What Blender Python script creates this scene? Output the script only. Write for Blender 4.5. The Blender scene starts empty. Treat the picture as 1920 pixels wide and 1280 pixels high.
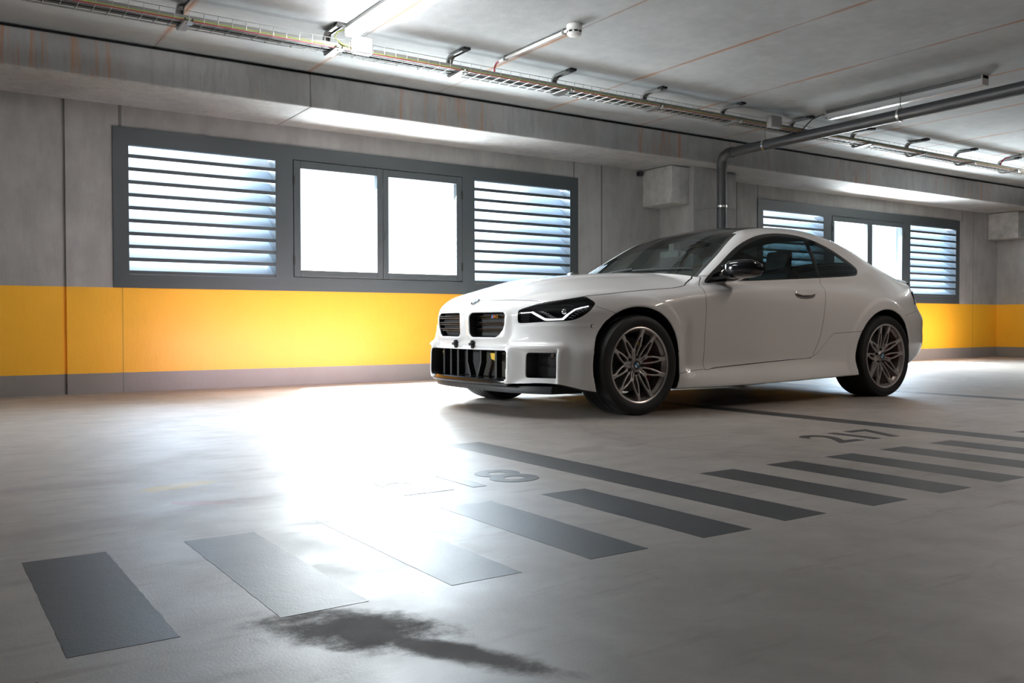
import bpy, math, random, mathutils
import numpy as np
from mathutils import Vector, Matrix
random.seed(7)
SC = bpy.context.scene; COL = SC.collection
PI = math.pi
# ---------------------------------------------------------------- camera
F_PX, PITCH, YAW, ROLL, CAM_H = 1683.2, 1.97193514e-02, 5.90800611e-01, -1.78791672e-03, .6123
cyw, syw = math.cos(YAW), math.sin(YAW)
fwd = Vector((syw * math.cos(PITCH), cyw * math.cos(PITCH), -math.sin(PITCH)))
r0 = Vector((cyw, -syw, 0)); u0 = r0.cross(fwd)
rt = r0 * math.cos(ROLL) + u0 * math.sin(ROLL); up = -r0 * math.sin(ROLL) + u0 * math.cos(ROLL)
cam = bpy.data.cameras.new('camera'); cam_o = bpy.data.objects.new('camera', cam); COL.objects.link(cam_o)
cam.sensor_width = 36; cam.lens = 36 * F_PX / 1920; cam.clip_end = 200
cam_o.matrix_world = Matrix([[rt[i], up[i], -fwd[i], (0, 0, CAM_H)[i]] for i in range(3)] + [[0, 0, 0, 1]])
SC.camera = cam_o
# ---------------------------------------------------------------- world, daylight, exposure
W = bpy.data.worlds.new('sky'); SC.world = W; W.use_nodes = True
W.node_tree.nodes['Background'].inputs[0].default_value = (.80, .92, 1, 1)
W.node_tree.nodes['Background'].inputs[1].default_value = 1.9
SC.view_settings.view_transform = 'Standard'; SC.view_settings.look = 'None'
SC.view_settings.exposure = .06; SC.view_settings.gamma = 1; SC.view_settings.use_curve_mapping = False
SC.cycles.max_bounces = 10; SC.cycles.diffuse_bounces = 5; SC.cycles.glossy_bounces = 4
SC.cycles.transparent_max_bounces = 12; SC.cycles.caustics_reflective = False; SC.cycles.caustics_refractive = False
SC.cycles.sample_clamp_indirect = 6
WALL_Y = 8.7
def area(name, loc, target, sx, sy, power, color, spread=PI):
    l = bpy.data.lights.new(name, 'AREA'); l.shape = 'RECTANGLE'; l.size = sx; l.size_y = sy
    l.energy = power; l.color = color; l.spread = spread
    o = bpy.data.objects.new(name, l); COL.objects.link(o); o.location = loc
    o.rotation_euler = (Vector(target) - Vector(loc)).to_track_quat('-Z', 'Y').to_euler()
    return o
SKY = (.90, .96, 1.0)
# level daylight outside the casements, steep sky light falling just inside the sill, and light onto the louvre blades
area('daylight_casement', (4.18, 9.05, 1.66), (4.18, 0, -7), 1.86, 1.08, 300, SKY, 1.95)
area('daylight_casement', (12.65, 9.05, 1.66), (12.65, 0, -7), 1.86, 1.08, 280, SKY, 1.95)
area('daylight_casement', (-4.15, 9.06, 1.66), (3.3, 5.4, .5), 1.86, 1.08, 110, SKY, 1.0)
for x, p in ((4.18, 100), (12.65, 230)):        # light thrown up by the bright ground outside
    area('groundlight_casement', (x, 9.55, 1.0), (x, 7.7, 2.7), 4.6, .6, p * 3.6, SKY, 2.4)
area('skylight_casement', (4.18, 10.1, 3.9), (4.18, 8.0, 0), 1.3, 1.1, 2600, (1.0, .97, .93), .40)
area('skylight_casement', (12.65, 10.1, 3.9), (12.65, 8.0, 0), 1.3, 1.1, 2000, (1.0, .97, .93), .40)
for x, wdt, p in ((2.34, 1.5, 230), (6.0, 1.5, 360), (10.84, 1.5, 420), (14.45, 1.5, 420)):
    area('daylight_louvre', (x, 9.85, 2.55), (x, 8.75, 1.55), wdt, 1.3, p, (.60, .79, 1.0))
# added lights without a fixture, hidden low behind the car, brightening the painted wall
area('wall_wash', (3.35, 7.45, .30), (3.25, 8.7, .55), 2.3, .25, 19, (1.0, .74, .84), 2.4)
area('wall_wash', (14.2, 7.6, .30), (14.2, 8.7, .55), 1.2, .25, 14, (1.0, .80, .74), 2.4)
# ---------------------------------------------------------------- helpers
class MB:
    def __init__(s): s.v = []; s.f = []
    def add(s, vs, fs):
        n = len(s.v); s.v += [tuple(v) for v in vs]; s.f += [tuple(i + n for i in f) for f in fs]; return s
    def box(s, x0, x1, y0, y1, z0, z1):
        return s.add([(x, y, z) for x in (x0, x1) for y in (y0, y1) for z in (z0, z1)],
                     [(0, 1, 3, 2), (4, 6, 7, 5), (0, 4, 5, 1), (2, 3, 7, 6), (0, 2, 6, 4), (1, 5, 7, 3)])
    def hexa(s, p):   # 8 points, bottom ring then top ring
        return s.add(p, [(3, 2, 1, 0), (4, 5, 6, 7), (0, 1, 5, 4), (1, 2, 6, 5), (2, 3, 7, 6), (3, 0, 4, 7)])
    def prism(s, poly, a, b, ax='z'):
        f = {'z': lambda p, t: (p[0], p[1], t), 'y': lambda p, t: (p[0], t, p[1]), 'x': lambda p, t: (t, p[0], p[1])}[ax]
        n = len(poly)
        return s.add([f(p, a) for p in poly] + [f(p, b) for p in poly],
                     [tuple(range(n))[::-1], tuple(range(n, 2 * n))] + [(i, (i + 1) % n, n + (i + 1) % n, n + i) for i in range(n)])
    def tube(s, path, r, n=10, cap=True):
        P = [Vector(p) for p in path]; m = len(P)
        T = [(P[min(i + 1, m - 1)] - P[max(i - 1, 0)]).normalized() for i in range(m)]
        a = Vector((0, 0, 1)) if abs(T[0].z) < .9 else Vector((1, 0, 0))
        U = (a - T[0] * a.dot(T[0])).normalized(); vs = []
        for i in range(m):
            U = (U - T[i] * U.dot(T[i])).normalized(); Vv = T[i].cross(U)
            k = 1.0
            if 0 < i < m - 1:
                c = (P[i] - P[i - 1]).normalized().dot((P[i + 1] - P[i]).normalized()); k = 1 / max(math.sqrt((1 + c) / 2), .5)
            rr = r[i] if isinstance(r, (list, tuple)) else r
            for j in range(n):
                t = 2 * PI * j / n; vs.append(P[i] + (U * math.cos(t) + Vv * math.sin(t)) * rr)
        fs = [(i * n + j, i * n + (j + 1) % n, (i + 1) * n + (j + 1) % n, (i + 1) * n + j) for i in range(m - 1) for j in range(n)]
        if cap: fs += [tuple(range(n))[::-1], tuple(range((m - 1) * n, m * n))]
        return s.add(vs, fs)
    def lathe(s, prof, o=(0, 0, 0), axis='z', n=32, a0=0, a1=2 * PI, close=False):
        """prof: (radius, height) pairs"""
        full = abs(a1 - a0 - 2 * PI) < 1e-6; m = n if full else n + 1; vs = []
        for r, h in prof:
            for j in range(m):
                t = a0 + (a1 - a0) * j / n; c, q = r * math.cos(t), r * math.sin(t)
                p = {'z': (c, q, h), 'y': (c, h, q), 'x': (h, c, q)}[axis]
                vs.append((p[0] + o[0], p[1] + o[1], p[2] + o[2]))
        k = len(prof); fs = []
        for i in range(k if close else k - 1):
            i2 = (i + 1) % k
            for j in range(n):
                j2 = (j + 1) % m; fs.append((i * m + j, i * m + j2, i2 * m + j2, i2 * m + j))
        return s.add(vs, fs)
    def build(s, name, mat, parent=None, smooth=None, bevel=0, seg=2):
        me = bpy.data.meshes.new(name); me.from_pydata(s.v, [], s.f); me.validate()
        import bmesh
        b = bmesh.new(); b.from_mesh(me); bmesh.ops.recalc_face_normals(b, faces=b.faces); b.to_mesh(me); b.free()
        if mat: me.materials.append(mat)
        if smooth is not None: me.shade_smooth(); me.set_sharp_from_angle(angle=math.radians(smooth))
        o = bpy.data.objects.new(name, me); COL.objects.link(o)
        if parent: o.parent = parent
        if bevel:
            m = o.modifiers.new('edge', 'BEVEL'); m.width = bevel; m.segments = seg; m.limit_method = 'ANGLE'; m.angle_limit = math.radians(40)
        return o
def tag(o, label=None, cat=None, group=None, kind=None):
    if label: o['label'] = label
    if cat: o['category'] = cat
    if group: o['group'] = group
    if kind: o['kind'] = kind
    return o
def empty(name, loc=(0, 0, 0), rz=0, parent=None):
    o = bpy.data.objects.new(name, None); COL.objects.link(o); o.location = loc; o.rotation_euler = (0, 0, rz)
    o.empty_display_size = .1
    if parent: o.parent = parent
    return o
def copy_tree(o, parent=None):
    c = o.copy(); COL.objects.link(c); c.parent = parent
    for ch in [q for q in o.children]: copy_tree(ch, c)
    return c
class NT:
    """small wrapper for writing node materials"""
    def __init__(s, name):
        s.m = bpy.data.materials.new(name); s.m.use_nodes = True; s.t = s.m.node_tree; s.t.nodes.clear()
        s.out = s.t.nodes.new('ShaderNodeOutputMaterial')
    def n(s, k, **kw):
        nd = s.t.nodes.new('ShaderNode' + k)
        for a, b in kw.items():
            if a.startswith('i_'): 
                key = a[2:]; key = int(key) if key.isdigit() else key.replace('_', ' ')
                s.put(nd.inputs[key], b)
            else: setattr(nd, a, b)
        return nd
    def put(s, sock, v):
        if hasattr(v, 'is_output') or isinstance(v, bpy.types.NodeSocket): s.t.links.new(v, sock)
        else:
            if isinstance(v, (tuple, list)) and len(v) == 3 and sock.type == 'RGBA': v = (*v, 1)
            sock.default_value = v
    def math(s, op, a, b=0, c=None, clamp=False):
        nd = s.t.nodes.new('ShaderNodeMath'); nd.operation = op; nd.use_clamp = clamp
        s.put(nd.inputs[0], a); s.put(nd.inputs[1], b)
        if c is not None: s.put(nd.inputs[2], c)
        return nd.outputs[0]
    def step(s, x, a, b):   # smooth 0..1 between a and b
        nd = s.t.nodes.new('ShaderNodeMapRange'); nd.interpolation_type = 'SMOOTHSTEP'
        s.put(nd.inputs[0], x); nd.inputs[1].default_value = a; nd.inputs[2].default_value = b
        return nd.outputs[0]
    def mix(s, f, a, b, mode='MIX'):
        nd = s.t.nodes.new('ShaderNodeMix'); nd.data_type = 'RGBA'; nd.blend_type = mode
        s.put(nd.inputs[0], f); s.put(nd.inputs[6], a); s.put(nd.inputs[7], b); return nd.outputs[2]
    def pos(s):
        if not hasattr(s, '_p'):
            s._p = s.n('TexCoord').outputs['Object']
            sp = s.n('SeparateXYZ'); s.t.links.new(s._p, sp.inputs[0]); s.x, s.y, s.z = sp.outputs
        return s._p
    def noise(s, scale, detail=4, rough=.5, vec=None, stretch=None, dist=0):
        v = vec or s.pos()
        if stretch:
            mp = s.n('Mapping'); s.t.links.new(v, mp.inputs[0]); mp.inputs['Scale'].default_value = stretch; v = mp.outputs[0]
        nd = s.n('TexNoise'); s.t.links.new(v, nd.inputs['Vector']); nd.inputs['Scale'].default_value = scale
        nd.inputs['Detail'].default_value = detail; nd.inputs['Roughness'].default_value = rough; nd.inputs['Distortion'].default_value = dist
        return nd.outputs[0]
    def bsdf(s, color, rough=.5, metal=0, bump=None, bd=.002, **kw):
        b = s.n('BsdfPrincipled'); s.put(b.inputs['Base Color'], color); s.put(b.inputs['Roughness'], rough); s.put(b.inputs['Metallic'], metal)
        for k, v in kw.items(): s.put(b.inputs[k.replace('_', ' ')], v)
        if bump is not None:
            bp = s.n('Bump'); s.put(bp.inputs['Height'], bump); bp.inputs['Distance'].default_value = bd; s.t.links.new(bp.outputs[0], b.inputs['Normal'])
        s.t.links.new(b.outputs[0], s.out.inputs[0]); return s.m
def plain(name, color, rough=.5, metal=0, var=.06, scale=20, **kw):
    t = NT(name); n = t.noise(scale, 3)
    c = t.mix(n, tuple(max(0, v * (1 - var)) for v in color), tuple(min(1, v * (1 + var)) for v in color))
    return t.bsdf(c, rough, metal, **kw)
def emit(name, color, s):
    t = NT(name); e = t.n('Emission'); e.inputs[0].default_value = (*color, 1); e.inputs[1].default_value = s
    t.t.links.new(e.outputs[0], t.out.inputs[0]); return t.m
def glass(name, tint, rough=.0, fres=1.45, base=0.0):
    t = NT(name); tr = t.n('BsdfTransparent'); tr.inputs[0].default_value = (*tint, 1)
    gl = t.n('BsdfGlossy'); gl.inputs['Roughness'].default_value = rough; gl.inputs[0].default_value = (1, 1, 1, 1)
    ge = t.n('NewGeometry'); dp = t.n('VectorMath', operation='DOT_PRODUCT')
    t.t.links.new(ge.outputs['Normal'], dp.inputs[0]); t.t.links.new(ge.outputs['Incoming'], dp.inputs[1])
    c = t.math('SUBTRACT', 1, t.math('ABSOLUTE', dp.outputs['Value']), clamp=True)
    f = t.math('ADD', t.math('MULTIPLY', t.math('POWER', c, 5), .92), .045 + base, clamp=True)
    mx = t.n('MixShader'); t.t.links.new(f, mx.inputs[0]); t.t.links.new(tr.outputs[0], mx.inputs[1]); t.t.links.new(gl.outputs[0], mx.inputs[2])
    t.t.links.new(mx.outputs[0], t.out.inputs[0]); return t.m
# ---------------------------------------------------------------- room materials
def concrete_mat(name, col, vert=False, seams=False, rust=0, joints=(), wall=False, blot=.5):
    t = NT(name); t.pos()
    n1 = t.noise(1.3, 5, .6); n2 = t.noise(9, 6, .6, stretch=(1, 1, .25) if vert else None); n3 = t.noise(60, 3, .6)
    k = t.math('ADD', t.math('MULTIPLY', n1, .65), t.math('MULTIPLY', n2, .35))
    c = t.mix(t.step(k, .3, .72), tuple(v * (1 - blot * .5) for v in col), tuple(v * (1 + blot * .28) for v in col))
    c = t.mix(t.math('MULTIPLY', t.step(n3, .62, .75), .25), c, tuple(v * .45 for v in col))
    rc = (.42, .17, .05)
    if seams:
        u = t.math('DIVIDE', t.math('SUBTRACT', t.x, 1.71 - 1.335 / 2), 1.3345)
        d = t.math('MULTIPLY', t.math('ABSOLUTE', t.math('SUBTRACT', t.math('FRACT', u), .5)), 1.3345)
        rn = t.step(t.noise(1.1, 4, .6), .36, .60)
        wob = t.math('MULTIPLY', t.noise(14, 3), .02)
        rm = t.math('MULTIPLY', t.math('SUBTRACT', 1, t.step(t.math('SUBTRACT', d, wob), -.002, .028)), t.math('MULTIPLY', rn, .75))
        c = t.mix(rm, c, rc)
        c = t.mix(t.math('MULTIPLY', t.math('SUBTRACT', 1, t.step(d, .003, .007)), .75), c, (.10, .09, .08))
        # band where the slab is thickened, parallel to the outer wall
        yb = t.math('ABSOLUTE', t.math('SUBTRACT', t.y, t.math('ADD', 6.50, t.math('MULTIPLY', t.noise(2, 2), .12))))
        c = t.mix(t.math('MULTIPLY', t.math('SUBTRACT', 1, t.step(yb, .022, .045)), .45), c, tuple(v * .52 for v in col))
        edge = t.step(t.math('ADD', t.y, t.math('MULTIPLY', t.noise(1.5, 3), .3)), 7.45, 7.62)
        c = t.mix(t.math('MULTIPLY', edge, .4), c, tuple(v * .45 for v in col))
        sm = t.step(t.noise(2.1, 5, .7, stretch=(1, .45, 1)), .60, .75)
        c = t.mix(t.math('MULTIPLY', sm, .35), c, tuple(v * .35 for v in col))
        wm = t.step(t.noise(3.3, 4, .8, stretch=(.6, 2.2, 1)), .72, .80)
        c = t.mix(t.math('MULTIPLY', wm, .3), c, (.8, .8, .78))
    if rust:
        st = t.noise(7, 4, .7, stretch=(2.6, 1, .14)); ms = t.noise(1.1, 3, .5, stretch=(1, 1, .5))
        m = t.math('MULTIPLY', t.step(st, .48, .72), t.step(ms, .44, .64))
        m = t.math('MULTIPLY', m, t.math('ADD', .18, t.math('MULTIPLY', t.math('GREATER_THAN', t.z, 2.588), .82)))
        c = t.mix(t.math('MULTIPLY', m, rust), c, rc)
        dk = t.math('MULTIPLY', t.step(t.noise(10, 4, .7, stretch=(2.2, 1, .3)), .5, .75), .35)
        c = t.mix(dk, c, tuple(v * .45 for v in col))
    for j, wd, z0, z1 in joints:
        d = t.math('ABSOLUTE', t.math('SUBTRACT', t.x, j))
        m = t.math('SUBTRACT', 1, t.step(d, wd * .5, wd * .5 + .004))
        m = t.math('MULTIPLY', m, t.math('GREATER_THAN', t.z, z0))
        c = t.mix(t.math('MULTIPLY', m, .7), c, (.05, .05, .048))
    rough = .78
    if wall:
        yn = t.noise(3, 4); yc = t.mix(yn, (.92, .45, .024), (.98, .50, .036))
        yc = t.mix(t.math('MULTIPLY', t.step(t.noise(1.2, 5, .6), .55, .8), .25), yc, (.62, .36, .02))
        gc = t.mix(yn, (.22, .20, .185), (.27, .25, .23))
        for j, wd, z0, z1 in joints:
            if z0 < .5:
                d = t.math('ABSOLUTE', t.math('SUBTRACT', t.x, j))
                m = t.math('MULTIPLY', t.math('SUBTRACT', 1, t.step(d, wd * .5, wd * .5 + .004)), .6)
                yc = t.mix(m, yc, (.35, .2, .02)); gc = t.mix(m, gc, (.1, .1, .1))
        wb = t.math('MULTIPLY', t.math('SUBTRACT', t.noise(30, 2), .5), .004)
        zz = t.math('ADD', t.z, wb)
        isy = t.math('LESS_THAN', zz, .945); isg = t.math('LESS_THAN', zz, .178)
        c = t.mix(isy, c, yc); c = t.mix(isg, c, gc)
        rough = t.math('SUBTRACT', .78, t.math('MULTIPLY', isy, .36))
    h = t.math('ADD', t.math('MULTIPLY', n3, .3), t.math('MULTIPLY', n2, .7))
    return t.bsdf(c, rough, bump=h, bd=.004)
JW = [(1.586, .012, 2.39, 9), (6.748, .012, 2.39, 9), (7.185, .016, .1, 9), (10.055, .012, 2.39, 9), (9.62, .012, .1, 9), (15.35, .012, 2.39, 9), (15.7, .008, .1, 9), (1.60, .006, -1, .2)]
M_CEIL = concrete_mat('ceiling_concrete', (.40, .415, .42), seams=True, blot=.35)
M_WALL = concrete_mat('painted_concrete_wall', (.36, .352, .34), vert=True, wall=True, joints=JW)
M_BEAM = concrete_mat('beam_concrete', (.36, .355, .35), vert=True, rust=.8, blot=.5)
M_SOF = concrete_mat('column_concrete', (.38, .37, .355), vert=True, blot=.6)
M_FAR = plain('dark_unseen_wall', (.10, .10, .10), .8)  # unseen walls, darkened to cut the light bouncing round the room
M_CORB = concrete_mat('rough_cast_concrete', (.50, .49, .47), blot=.9)  # rough texture; base tone raised to put window light into the colour
def ell(t, cx, cy, ax, ay, ang, nz, amp=.8, soft=.35):
    """noisy elliptical stain mask"""
    dx = t.math('SUBTRACT', t.x, cx); dy = t.math('SUBTRACT', t.y, cy); c, s = math.cos(ang), math.sin(ang)
    u = t.math('DIVIDE', t.math('ADD', t.math('MULTIPLY', dx, c), t.math('MULTIPLY', dy, s)), ax)
    v = t.math('DIVIDE', t.math('SUBTRACT', t.math('MULTIPLY', dy, c), t.math('MULTIPLY', dx, s)), ay)
    r = t.math('SQRT', t.math('ADD', t.math('MULTIPLY', u, u), t.math('MULTIPLY', v, v)))
    r = t.math('ADD', r, t.math('MULTIPLY', t.math('SUBTRACT', nz, .5), amp * 2))
    return t.math('SUBTRACT', 1, t.step(r, 1 - soft, 1 + soft))
def floor_mat():
    t = NT('coated_concrete_floor'); t.pos()
    n1 = t.noise(.8, 5, .6); n2 = t.noise(5, 6, .65, dist=.4); n3 = t.noise(40, 4, .6); nst = t.noise(6, 6, .7, stretch=(.30, 1.5, 1))
    k = t.math('ADD', t.math('MULTIPLY', n1, .5), t.math('MULTIPLY', n2, .5))
    c = t.mix(t.step(k, .35, .68), (.27, .24, .215), (.36, .325, .295))
    c = t.mix(t.math('MULTIPLY', t.step(nst, .53, .70), .45), c, (.24, .20, .175))
    c = t.mix(t.math('MULTIPLY', t.step(t.noise(22, 3, .6), .72, .80), .25), c, (.12, .11, .10))
    sm = t.noise(9, 6, .7, stretch=(1, .5, 1))
    c = t.mix(t.math('MULTIPLY', ell(t, .83, 3.52, .15, .06, .25, sm, .6, .3), .95), c, (.36, .24, .04))
    c = t.mix(t.math('MULTIPLY', ell(t, .83, 3.14, .11, .038, -.55, sm, .35, .08), .9), c, (.30, .14, .14))
    dn = t.noise(9, 6, .75)
    sm1 = ell(t, .735, 1.66, .17, .10, -.9, dn, 1.3, .50); sm2 = ell(t, .84, 1.44, .20, .045, -1.1, dn, .9, .4)
    dirt = t.math('MAXIMUM', sm1, sm2)
    c = t.mix(t.math('MULTIPLY', dirt, .85), c, (.07, .052, .048))
    c = t.mix(t.math('MULTIPLY', ell(t, .38, 3.75, .35, .08, .1, sm, .6, .4), .4), c, (.2, .15, .14))
    c = t.mix(t.math('MULTIPLY', ell(t, .55, 3.0, .5, .08, .2, sm, .6, .4), .35), c, (.2, .16, .15))
    c = t.mix(t.math('MULTIPLY', ell(t, 2.36, 3.82, .05, .03, .5, sm, .6, .1), .95), c, (.012, .012, .014))
    for cx, cy, rr, q in ((2.72, 3.42, .17, .35), (3.05, 3.42, .12, .25), (4.22, 4.18, .03, .5), (4.35, 4.2, .04, .5), (3.25, 2.35, .08, .2), (4.4, 1.6, .35, .3), (2.85, 4.45, .07, .4)):
        c = t.mix(t.math('MULTIPLY', ell(t, cx, cy, rr, rr * .35, .3, sm, .5, .3), q), c, (.13, .10, .08))
    gr = t.step(t.noise(95, 3, .7), .66, .74)
    c = t.mix(t.math('MULTIPLY', gr, .30), c, (.16, .14, .125))
    sp = t.step(t.noise(38, 2, .5), .76, .79)
    c = t.mix(t.math('MULTIPLY', sp, .8), c, (.03, .03, .03))
    # faint tyre sweep marks near the front wheel
    dx = t.math('SUBTRACT', t.x, 4.6); dy = t.math('SUBTRACT', t.y, 3.4)
    rr = t.math('SQRT', t.math('ADD', t.math('MULTIPLY', dx, dx), t.math('MULTIPLY', dy, dy)))
    for q in (1.42, 1.52):
        c = t.mix(t.math('MULTIPLY', t.math('SUBTRACT', 1, t.step(t.math('ABSOLUTE', t.math('SUBTRACT', rr, q)), .005, .03)), .12), c, (.1, .08, .07))
    dirt = t.math('MAXIMUM', dirt, t.math('MULTIPLY', t.step(nst, .53, .70), .35))
    rough = t.math('ADD', t.math('ADD', .44, t.math('MULTIPLY', dirt, .22)), t.math('MULTIPLY', t.step(t.noise(3, 5, .65), .35, .7), .10))
    h = t.math('ADD', t.math('MULTIPLY', n3, .25), t.math('ADD', n2, t.math('MULTIPLY', t.noise(160, 2), .35)))
    return t.bsdf(c, rough, bump=h, bd=.0008, Specular_IOR_Level=t.math('SUBTRACT', .5, t.math('MULTIPLY', dirt, .42)))
M_FLOOR = floor_mat()
def paint_mat():
    t = NT('worn_dark_floor_paint'); t.pos(); n = t.noise(4, 5, .6); w = t.noise(30, 5, .7)
    c = t.mix(n, (.022, .024, .027), (.042, .043, .046))
    c = t.mix(t.math('MULTIPLY', t.step(w, .68, .76), .3), c, (.2, .19, .18))
    return t.bsdf(c, t.math('ADD', .40, t.math('MULTIPLY', n, .12)), bump=t.math('ADD', w, t.math('MULTIPLY', t.noise(160, 2), .4)), bd=.0006, Specular_IOR_Level=.30)
M_PAINT = paint_mat()
M_FRAME = plain('anthracite_metal', (.052, .062, .068), .42, .0, scale=2, var=.12)
M_BLADE = plain('louvre_metal', (.24, .28, .32), .5, .0, scale=6, var=.12)
M_DARK = plain('black_gap', (.012, .012, .012), .8)
M_STEEL = plain('galvanised_steel', (.30, .30, .29), .38, .9, scale=60, var=.25)
M_WIRE = plain('tray_wire', (.42, .42, .40), .35, .85)
M_WHITEP = plain('white_plastic', (.72, .72, .70), .45)
M_GREYP = plain('grey_pvc', (.045, .047, .050), .38, scale=4)
M_LAMPH = plain('lamp_housing', (.35, .35, .34), .5)
M_TUBE = emit('lit_diffuser', (.97, .98, 1.0), 72)
M_PANE = glass('window_pane', (.96, .98, .98), 0)
M_CBLK = plain('cable_black', (.02, .02, .02), .5); M_CGRN = plain('cable_green', (.33, .38, .10), .5); M_CRED = plain('cable_red', (.35, .02, .04), .45)
M_CLAMP = plain('zinc_clamp', (.7, .7, .68), .25, 1)
def S(o, label=None): tag(o, label, kind='structure'); return o
# ---------------------------------------------------------------- shell
X0, X1, Y0 = -9.0, 27.0, -9.0
ZC, ZB, YB = 2.909, 2.583, 7.83
S(MB().box(X0, X1, Y0, 9.2, -.15, 0).build('floor', M_FLOOR), 'smooth beige coated concrete garage floor')
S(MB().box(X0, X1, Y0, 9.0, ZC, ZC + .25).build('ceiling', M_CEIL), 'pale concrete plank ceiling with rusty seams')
S(MB().box(X0 - .2, X0, Y0, 9.0, 0, ZC + .2).build('wall_left', M_FAR), 'plain concrete side wall')
S(MB().box(X1, X1 + .2, Y0, 9.0, 0, ZC + .2).build('wall_right', M_FAR), 'plain concrete side wall at the far end')
S(MB().box(X0, X1, Y0 - .2, Y0, 0, ZC + .2).build('wall_front', M_FAR), 'plain concrete wall opposite the windows')
WIN = [(-6.80, -1.52), (1.526, 6.805), (10.046, 15.246), (18.4, 23.6)]
wl = MB(); T = WALL_Y + .25
xs = X0
for a, b in WIN:
    if xs < 1.128 < a:
        wl.box(xs, 1.113, WALL_Y, T, 0, ZB + .2); wl.box(1.143, a, WALL_Y, T, 0, ZB + .2); wl.box(1.113, 1.143, WALL_Y + .02, T, 0, ZB + .2)
    else: wl.box(xs, a, WALL_Y, T, 0, ZB + .2)
    wl.box(a, b, WALL_Y, T, 0, .945); wl.box(a, b, WALL_Y, T, 2.39, ZB + .2); xs = b
wl.box(xs, X1, WALL_Y, T, 0, ZB + .2)
S(wl.build('wall_back', M_WALL), 'concrete outer wall with a yellow painted band and grey base')
# downstand beam along the outer wall, with joints at the columns
bm = MB()
for a, b in ((X0, -2.45), (-2.448, 3.05), (3.0525, 8.53), (8.5325, 14.0), (14.0025, 19.5), (19.5025, X1)):
    bm.box(a, b, YB, T, ZB, 2.884)
S(bm.build('trim_1', M_BEAM, bevel=.012), 'rust streaked concrete beam above the windows')
S(MB().box(X0, X1, YB + .06, T, 2.88, ZC + .01).build('trim_2', M_DARK), 'dark bearing gap on top of the concrete beam')
k = 3
for x in (8.17, 16.50):
    o = S(MB().box(x, x + .57, 8.10, WALL_Y + .01, 0, ZB + .01).build('trim_%d' % k, M_WALL if x > 0 else M_SOF, bevel=.01), 'concrete column against the outer wall under the beam'); k += 1
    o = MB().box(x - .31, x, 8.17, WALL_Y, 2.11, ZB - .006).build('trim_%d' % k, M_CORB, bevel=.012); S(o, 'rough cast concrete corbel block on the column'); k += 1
    o = MB().box(x + .57, x + .86, 8.17, WALL_Y, 2.11, ZB - .006).build('trim_%d' % k, M_BEAM, bevel=.02); S(o, 'brownish concrete corbel block on the column'); k += 1
# ---------------------------------------------------------------- windows
def window(idx, x0, lv1, cas, mid, lv2, x1, label, lights=True):
    w = empty('window_%d' % idx, ((x0 + x1) / 2, WALL_Y, .945)); S(w, label)
    ox = (x0 + x1) / 2
    def P(mb): mb.v = [(a - ox, b - WALL_Y, c - .945) for a, b, c in mb.v]; return mb
    zb, zt, y0, y1 = .945, 2.39, WALL_Y - .012, WALL_Y + .055
    a, b = lv1; c, d = cas; e, f = lv2; L0, L1 = 1.07, 2.237; C0, C1 = 1.083, 2.255
    fr = MB().box(x0, a, y0, y1, zb, zt).box(b, c, y0, y1, zb, zt).box(d, e, y0, y1, zb, zt).box(f, x1, y0, y1, zb, zt)
    fr.box(a, b, y0, y1, zb, L0).box(a, b, y0, y1, L1, zt).box(e, f, y0, y1, zb, L0).box(e, f, y0, y1, L1, zt).box(c, d, y0, y1, zb, C0).box(c, d, y0, y1, C1, zt)
    P(fr).build('window_frame', M_FRAME, w)
    # reveal of the louvre boxes
    for p, q in (lv1, lv2):
        rv = MB().box(p - .01, p, y1, y1 + .19, L0, L1).box(q, q + .01, y1, y1 + .19, L0, L1)
        P(rv).build('louvre_box', M_FRAME, w)
        n = 10; pt = (L1 - L0) / n
        for i in range(n):
            z = L0 + pt * i + .002
            # front lip then a blade rising outwards
            poly = [(y0 + .012, z), (y0 + .012, z + .026), (y0 + .018, z + .026), (y0 + .018, z + .008), (y0 + .235, z + .145), (y0 + .235, z + .141), (y0 + .02, z)]
            bl = MB().prism(poly, p, q, 'x')
            P(bl).build('louvre_blade', M_BLADE, w)
            P(MB().box(p, q, y0 + .008, y0 + .0125, z - .001, z + .031)).build('blade_lip', M_FRAME, w)
    for s0, s1, ga, gb in ((c + .006, mid[0] - .001, mid[1], mid[2]), (mid[0] + .001, d - .006, mid[3], mid[4])):
        z0, z1 = C0 + .006, C1 - .006; g0, g1 = 1.157, 2.172; ys0, ys1 = y0 - .006, y1 - .005
        sa = MB().box(s0, ga, ys0, ys1, z0, z1).box(gb, s1, ys0, ys1, z0, z1).box(ga, gb, ys0, ys1, z0, g0).box(ga, gb, ys0, ys1, g1, z1)
        so = P(sa).build('sash', M_FRAME, w, bevel=.004)
        P(MB().box(ga - .004, gb + .004, y0 + .03, y0 + .036, g0 - .004, g1 + .004)).build('pane', M_PANE, so)
    yr, ye = y0 + .045, y1 + .004
    rb = MB().box(c - .01, c + .03, yr, ye, C0 - .01, C1 + .01).box(d - .03, d + .01, yr, ye, C0 - .01, C1 + .01).box(c, d, yr, ye, C0 - .01, C0 + .03).box(c, d, yr, ye, C1 - .03, C1 + .01).box(mid[0] - .02, mid[0] + .02, yr, ye, C0, C1)
    P(rb).build('sash_rebate', M_DARK, w)
    hb = MB().box(mid[0] + .016, mid[0] + .040, y0 - .016, y0 - .004, 1.50, 1.60)
    P(hb).build('window_handle', plain('handle_metal', (.10, .11, .12), .3, .6), w, bevel=.006)
    for hx in (c + .004, d - .012):
        for hz in (1.25, 2.05):
            P(MB().box(hx - .004, hx + .012, y0 - .014, y0 - .002, hz - .045, hz + .045)).build('hinge', M_DARK, w, bevel=.003)
    return w
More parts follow.
